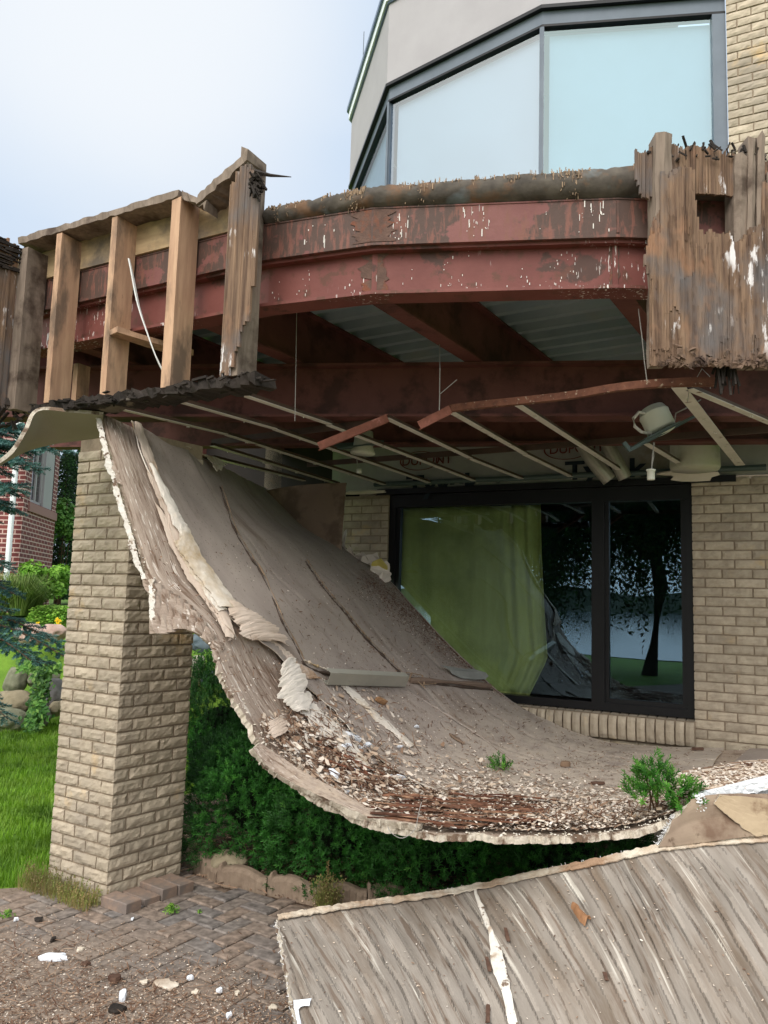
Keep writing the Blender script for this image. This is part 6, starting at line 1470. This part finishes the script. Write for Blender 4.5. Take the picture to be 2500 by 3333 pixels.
mb.build('weed',M['dryweed'],label='bushy seeding weed with one tall spike at the edging stones',cat='weed',group='small weeds on the patio')
# scalloped edging stones
random.seed(81)
M['edging']=mk('brown_concrete_edging',(126,108,92),(144,126,108),20,bump=.5,bs=80,bd=.003)
EP=[PZ(*q,0) for q in ((598,2815),(702,2876),(866,2908),(1028,2944),(1195,2950),(1340,2945))]
labs=['first scalloped edging stone, touching the pillar','second scalloped edging stone from the pillar','third scalloped edging stone from the pillar','edging stone hidden partly by the bushy weed','last scalloped edging stone, running under the streaked board']
for i in range(5):
    a=EP[i]; b=EP[i+1]; d=(b-a); L_=d.length; d.normalize(); n_=V((-d.y,d.x,0)); n_=n_ if n_.y>0 else -n_
    def ht(x): 
        f=x/L_; h=.075+.035*math.sin(min(1,f/.86)*math.pi)
        if f<.12: h=max(h,.085+.03*math.sin(f/.12*math.pi))
        return h
    mb=MB(); m_=30; R=[]
    for k in range(m_+1):
        x=.004+(L_-.008)*k/m_; g=.004*(1 if (k%4==0) else 0); h=ht(x)
        R.append([mb.vert(a+d*x+n_*o+Z*z) for o,z in ((0+g,-.02),(g,h-.025),(.008,h-.008),(.02,h),(.055,h+.002),(.07,h-.01),(.072,-.02))])
    for k in range(m_):
        for j in range(6): mb.face((R[k][j],R[k+1][j],R[k+1][j+1],R[k][j+1]))
    mb.face(R[0]); mb.face(R[-1][::-1]); mb.build('edging_stone',M['edging'],label=labs[i],cat='edging stone',group='scalloped edging stones along the planting bed')
# raised loose pavers by the pillar
def pav(c,d,z,l=.2,w_=.1,lab=''):
    mb=MB(); d=V(d).normalized(); s_=V((-d.y,d.x,0)); e=.005; r=[]
    for (x,y,zz) in ((l/2,w_/2,0),(l/2,w_/2,z-e),(l/2-e,w_/2-e,z)): r.append([mb.vert(c+d*(x*a)+s_*(y*b)+Z*zz) for a,b in ((-1,-1),(1,-1),(1,1),(-1,1))])
    for k in (0,1):
        for j in range(4): mb.face((r[k][j],r[k][(j+1)%4],r[k+1][(j+1)%4],r[k+1][j]))
    mb.face(r[2]); mb.build('loose_paver',PAV2,label=lab,cat='paver',group='raised pavers beside the pillar')
PAV2=mk('reddish_paver',(148,126,110),(132,114,102),25,c3=(122,110,102),s3=5,bump=.4,bs=90,bd=.003)
c0_=V((ARR.x,ARR.y,0)); u=-EL
pav(c0_+u*.12+nR*.0+ER*.0,u,.055,lab='front raised paver at the pillar corner')
pav(c0_+ER*.26+nR*.11,nR,.06,lab='raised paver halfway along the right face of the pillar'); pav(c0_+ER*.37+nR*.12,nR,.055,lab='raised paver near the far corner of the pillar'); pav(c0_+ER*.15+nR*.10,nR,.035,lab='sunken paver between the front and middle raised ones')
# ground debris
random.seed(91)
mb=MB(); k=0
while k<6500:
    x=U(-60,980); y=2950+400*rnd()**.8; dens=.12+.88*sm(2950,3300,y+ (500-x)*.22)
    if rnd()>dens: continue
    p=PZ(x,y,.004)
    if inpoly((x,y),[(345,2960),(640,2860),(900,2990),(960,3200),(800,3150),(560,3080)]) and rnd()<.75: continue
    z=rnd()
    if z<.42: flake(mb,p,Z,.008+.06*rnd()**2,U(.002,.006),U(0,.4))
    elif z<.56: flake(mb,p,Z,U(.002,.009),U(.002,.006),U(.7,1))
    elif z<.60: chunk(mb,p+Z*.002,U(.002,.007),U(.5,1),.6)
    else: flake(mb,p,Z,U(.003,.012),U(.003,.008),U(.15,.6))
    k+=1
mb.build('patio_debris',DEB,kind='stuff',label='brown wood chips and pale crumbs scattered over the pavers',cat='debris')
mb=MB()
for k in range(3800):
    x=U(560,1500); y=U(2700,2960); p=PZ(x,y,.002)
    if not inpoly((p.x,p.y),[(q.x,q.y) for q in bed]): continue
    if rnd()<.6: flake(mb,p,Z,U(.015,.07),U(.004,.012),U(0,.4),lift=U(0,.01))
    else: chunk(mb,p,U(.006,.016),U(0,.5),.6)
for k in range(16): p=PZ(U(600,1000),U(2790,2880),.02); mb.val=.35; d=V((U(-1,1),U(-.5,.5),0)).normalized(); mb.bar(p,p+d*U(.1,.3),.004,.004)
mb.build('mulch',DEB,kind='stuff',label='bark mulch and twigs on the planting bed',cat='mulch')
rock(690,795,2772,2832,4.95,'tan','flat tan stone lying in the bark mulch under the yew shrub','stones in the planting bed',1.2,'stone'); 
GF='white foam bits on the pavers'
def gl(name,px,py,rx,ry,h,mat,label,cat,group=None,ang=0):
    c=PZ(px,py,.002); k=c.y/2560.; lump(name,c,V((math.cos(ang),math.sin(ang),0))*rx*k,V((-math.sin(ang),math.cos(ang),0))*ry*k*2.2,h,mat,label,cat,group,n=10)
gl('foam_piece',175,3122,44,9,.02,M['foam'],'long white foam strip lying on the dusty pavers','foam piece',GF,.15)
gl('foam_piece',397,3252,17,12,.03,M['foam'],'upright white foam chunk among brown splinters','foam piece',GF); gl('foam_piece',620,3188,10,5,.015,M['foam'],'white foam bit above the two cream pebbles','foam piece',GF)
gl('foam_piece',713,3230,10,5,.015,M['foam'],'white foam bit between the two cream pebbles','foam piece',GF); gl('foam_piece',52,2995,9,5,.012,M['foam'],'white foam bit at the far left near the green weed','foam piece',GF); gl('foam_piece',745,3312,9,8,.015,M['foam'],'white foam bit lowest beside the streaked board','foam piece',GF)
gl('foam_piece',430,2993,6,4,.008,M['foam'],'tiny white foam bit in front of the raised paver','foam piece',GF)
gl('plaster_chip',545,3208,50,17,.008,mk('cream_chip',(214,200,182),(226,214,198),8,c3=(170,150,130),bump=.2),'large flat cream plaster chip on the pavers','plaster chip',None,-.1)
M['cream']=mk('cream_pebble',(206,192,172),(220,208,190),12,bump=.3)
for lab,x,y in (('cream chip right of the largest plaster chip',638,3232),('pale chip nearest the streaked board',770,3236),('tan chip just left of the largest plaster chip',468,3200),('round cream chip at the lower right of the pavers',888,3282),('grey white chip above the long foam strip',262,3093)): gl('plaster_chip',x,y,13,6,.01,M['cream'],lab,'plaster chip','small plaster chips on the pavers',U(0,3))
gl('wood_block',375,3190,24,10,.02,M['dkwood'],'brown wood block among the splinters left of the plaster chip','wood block'); gl('wood_block',375,3290,34,10,.018,M['blackwood'],'dark rotten wood block at the bottom of the picture','wood block')
gl('dry_leaf',128,2995,14,6,.012,M['blackwood'],'black curled leaf near the lawn','dry leaf','dark leaves on the pavers'); gl('dry_leaf',173,3060,10,7,.012,M['blackwood'],'black curled leaf above the long foam strip','dry leaf','dark leaves on the pavers'); gl('dry_leaf',280,3138,14,6,.01,M['dkwood'],'brown curled leaf right of the long foam strip','dry leaf','dark leaves on the pavers')
# trees behind the camera, seen in the window glass
random.seed(101)
M['bark']=mk('tree_bark',(48,42,36),(66,58,48),6,(4,4,1),bump=.6)
def willow(c,h,r,n,label):
    g=empty('willow_tree',c,label,'tree','lakeside willows mirrored in the patio window'); mb=MB(); c=V(c)
    mb.tube([c-Z*.2,c+V((.35,0,h*.3)),c+V((-.1,0,h*.6)),c+V((.1,.1,h*.9))],.2,9,rf=lambda t:.19*(1-t)+.05)
    for k in range(9):
        a=k*.7; mb.tube([c+Z*h*.4,c+V((math.cos(a)*r*.5,math.sin(a)*r*.5,h*.72)),c+V((math.cos(a)*r*.9,math.sin(a)*r*.9,h*.85))],.06,6,rf=lambda t:.1*(1-t)+.02)
    mb.build('trunk',M['bark'],g); mb=MB()
    for k in range(n):
        a=U(0,6.283); q=r*math.sqrt(rnd()); top=h*(1-.35*(q/r)**2)+U(-.4,.4); l=U(.5,h*.55); x=c.x+math.cos(a)*q; y=c.y+math.sin(a)*q
        for j in range(int(l/.12)):
            leaf(mb,V((x+U(-.08,.08),y+U(-.08,.08),c.z+top-j*.12)),V((U(-1,1),U(-1,1),U(-.3,.3))).normalized(),U(.10,.18),rnd(),.35)
    mb.build('crown',M['arb'],g)
willow((-6.6,-6.2,terr(-6.6,-6.2)),7.5,2.7,4200,'willow with long hanging branches mirrored in the right pane of the patio window')
willow((-13.5,-7.5,terr(-13.5,-7.5)),7,2.0,2200,'smaller willow mirrored beside the window mullion')
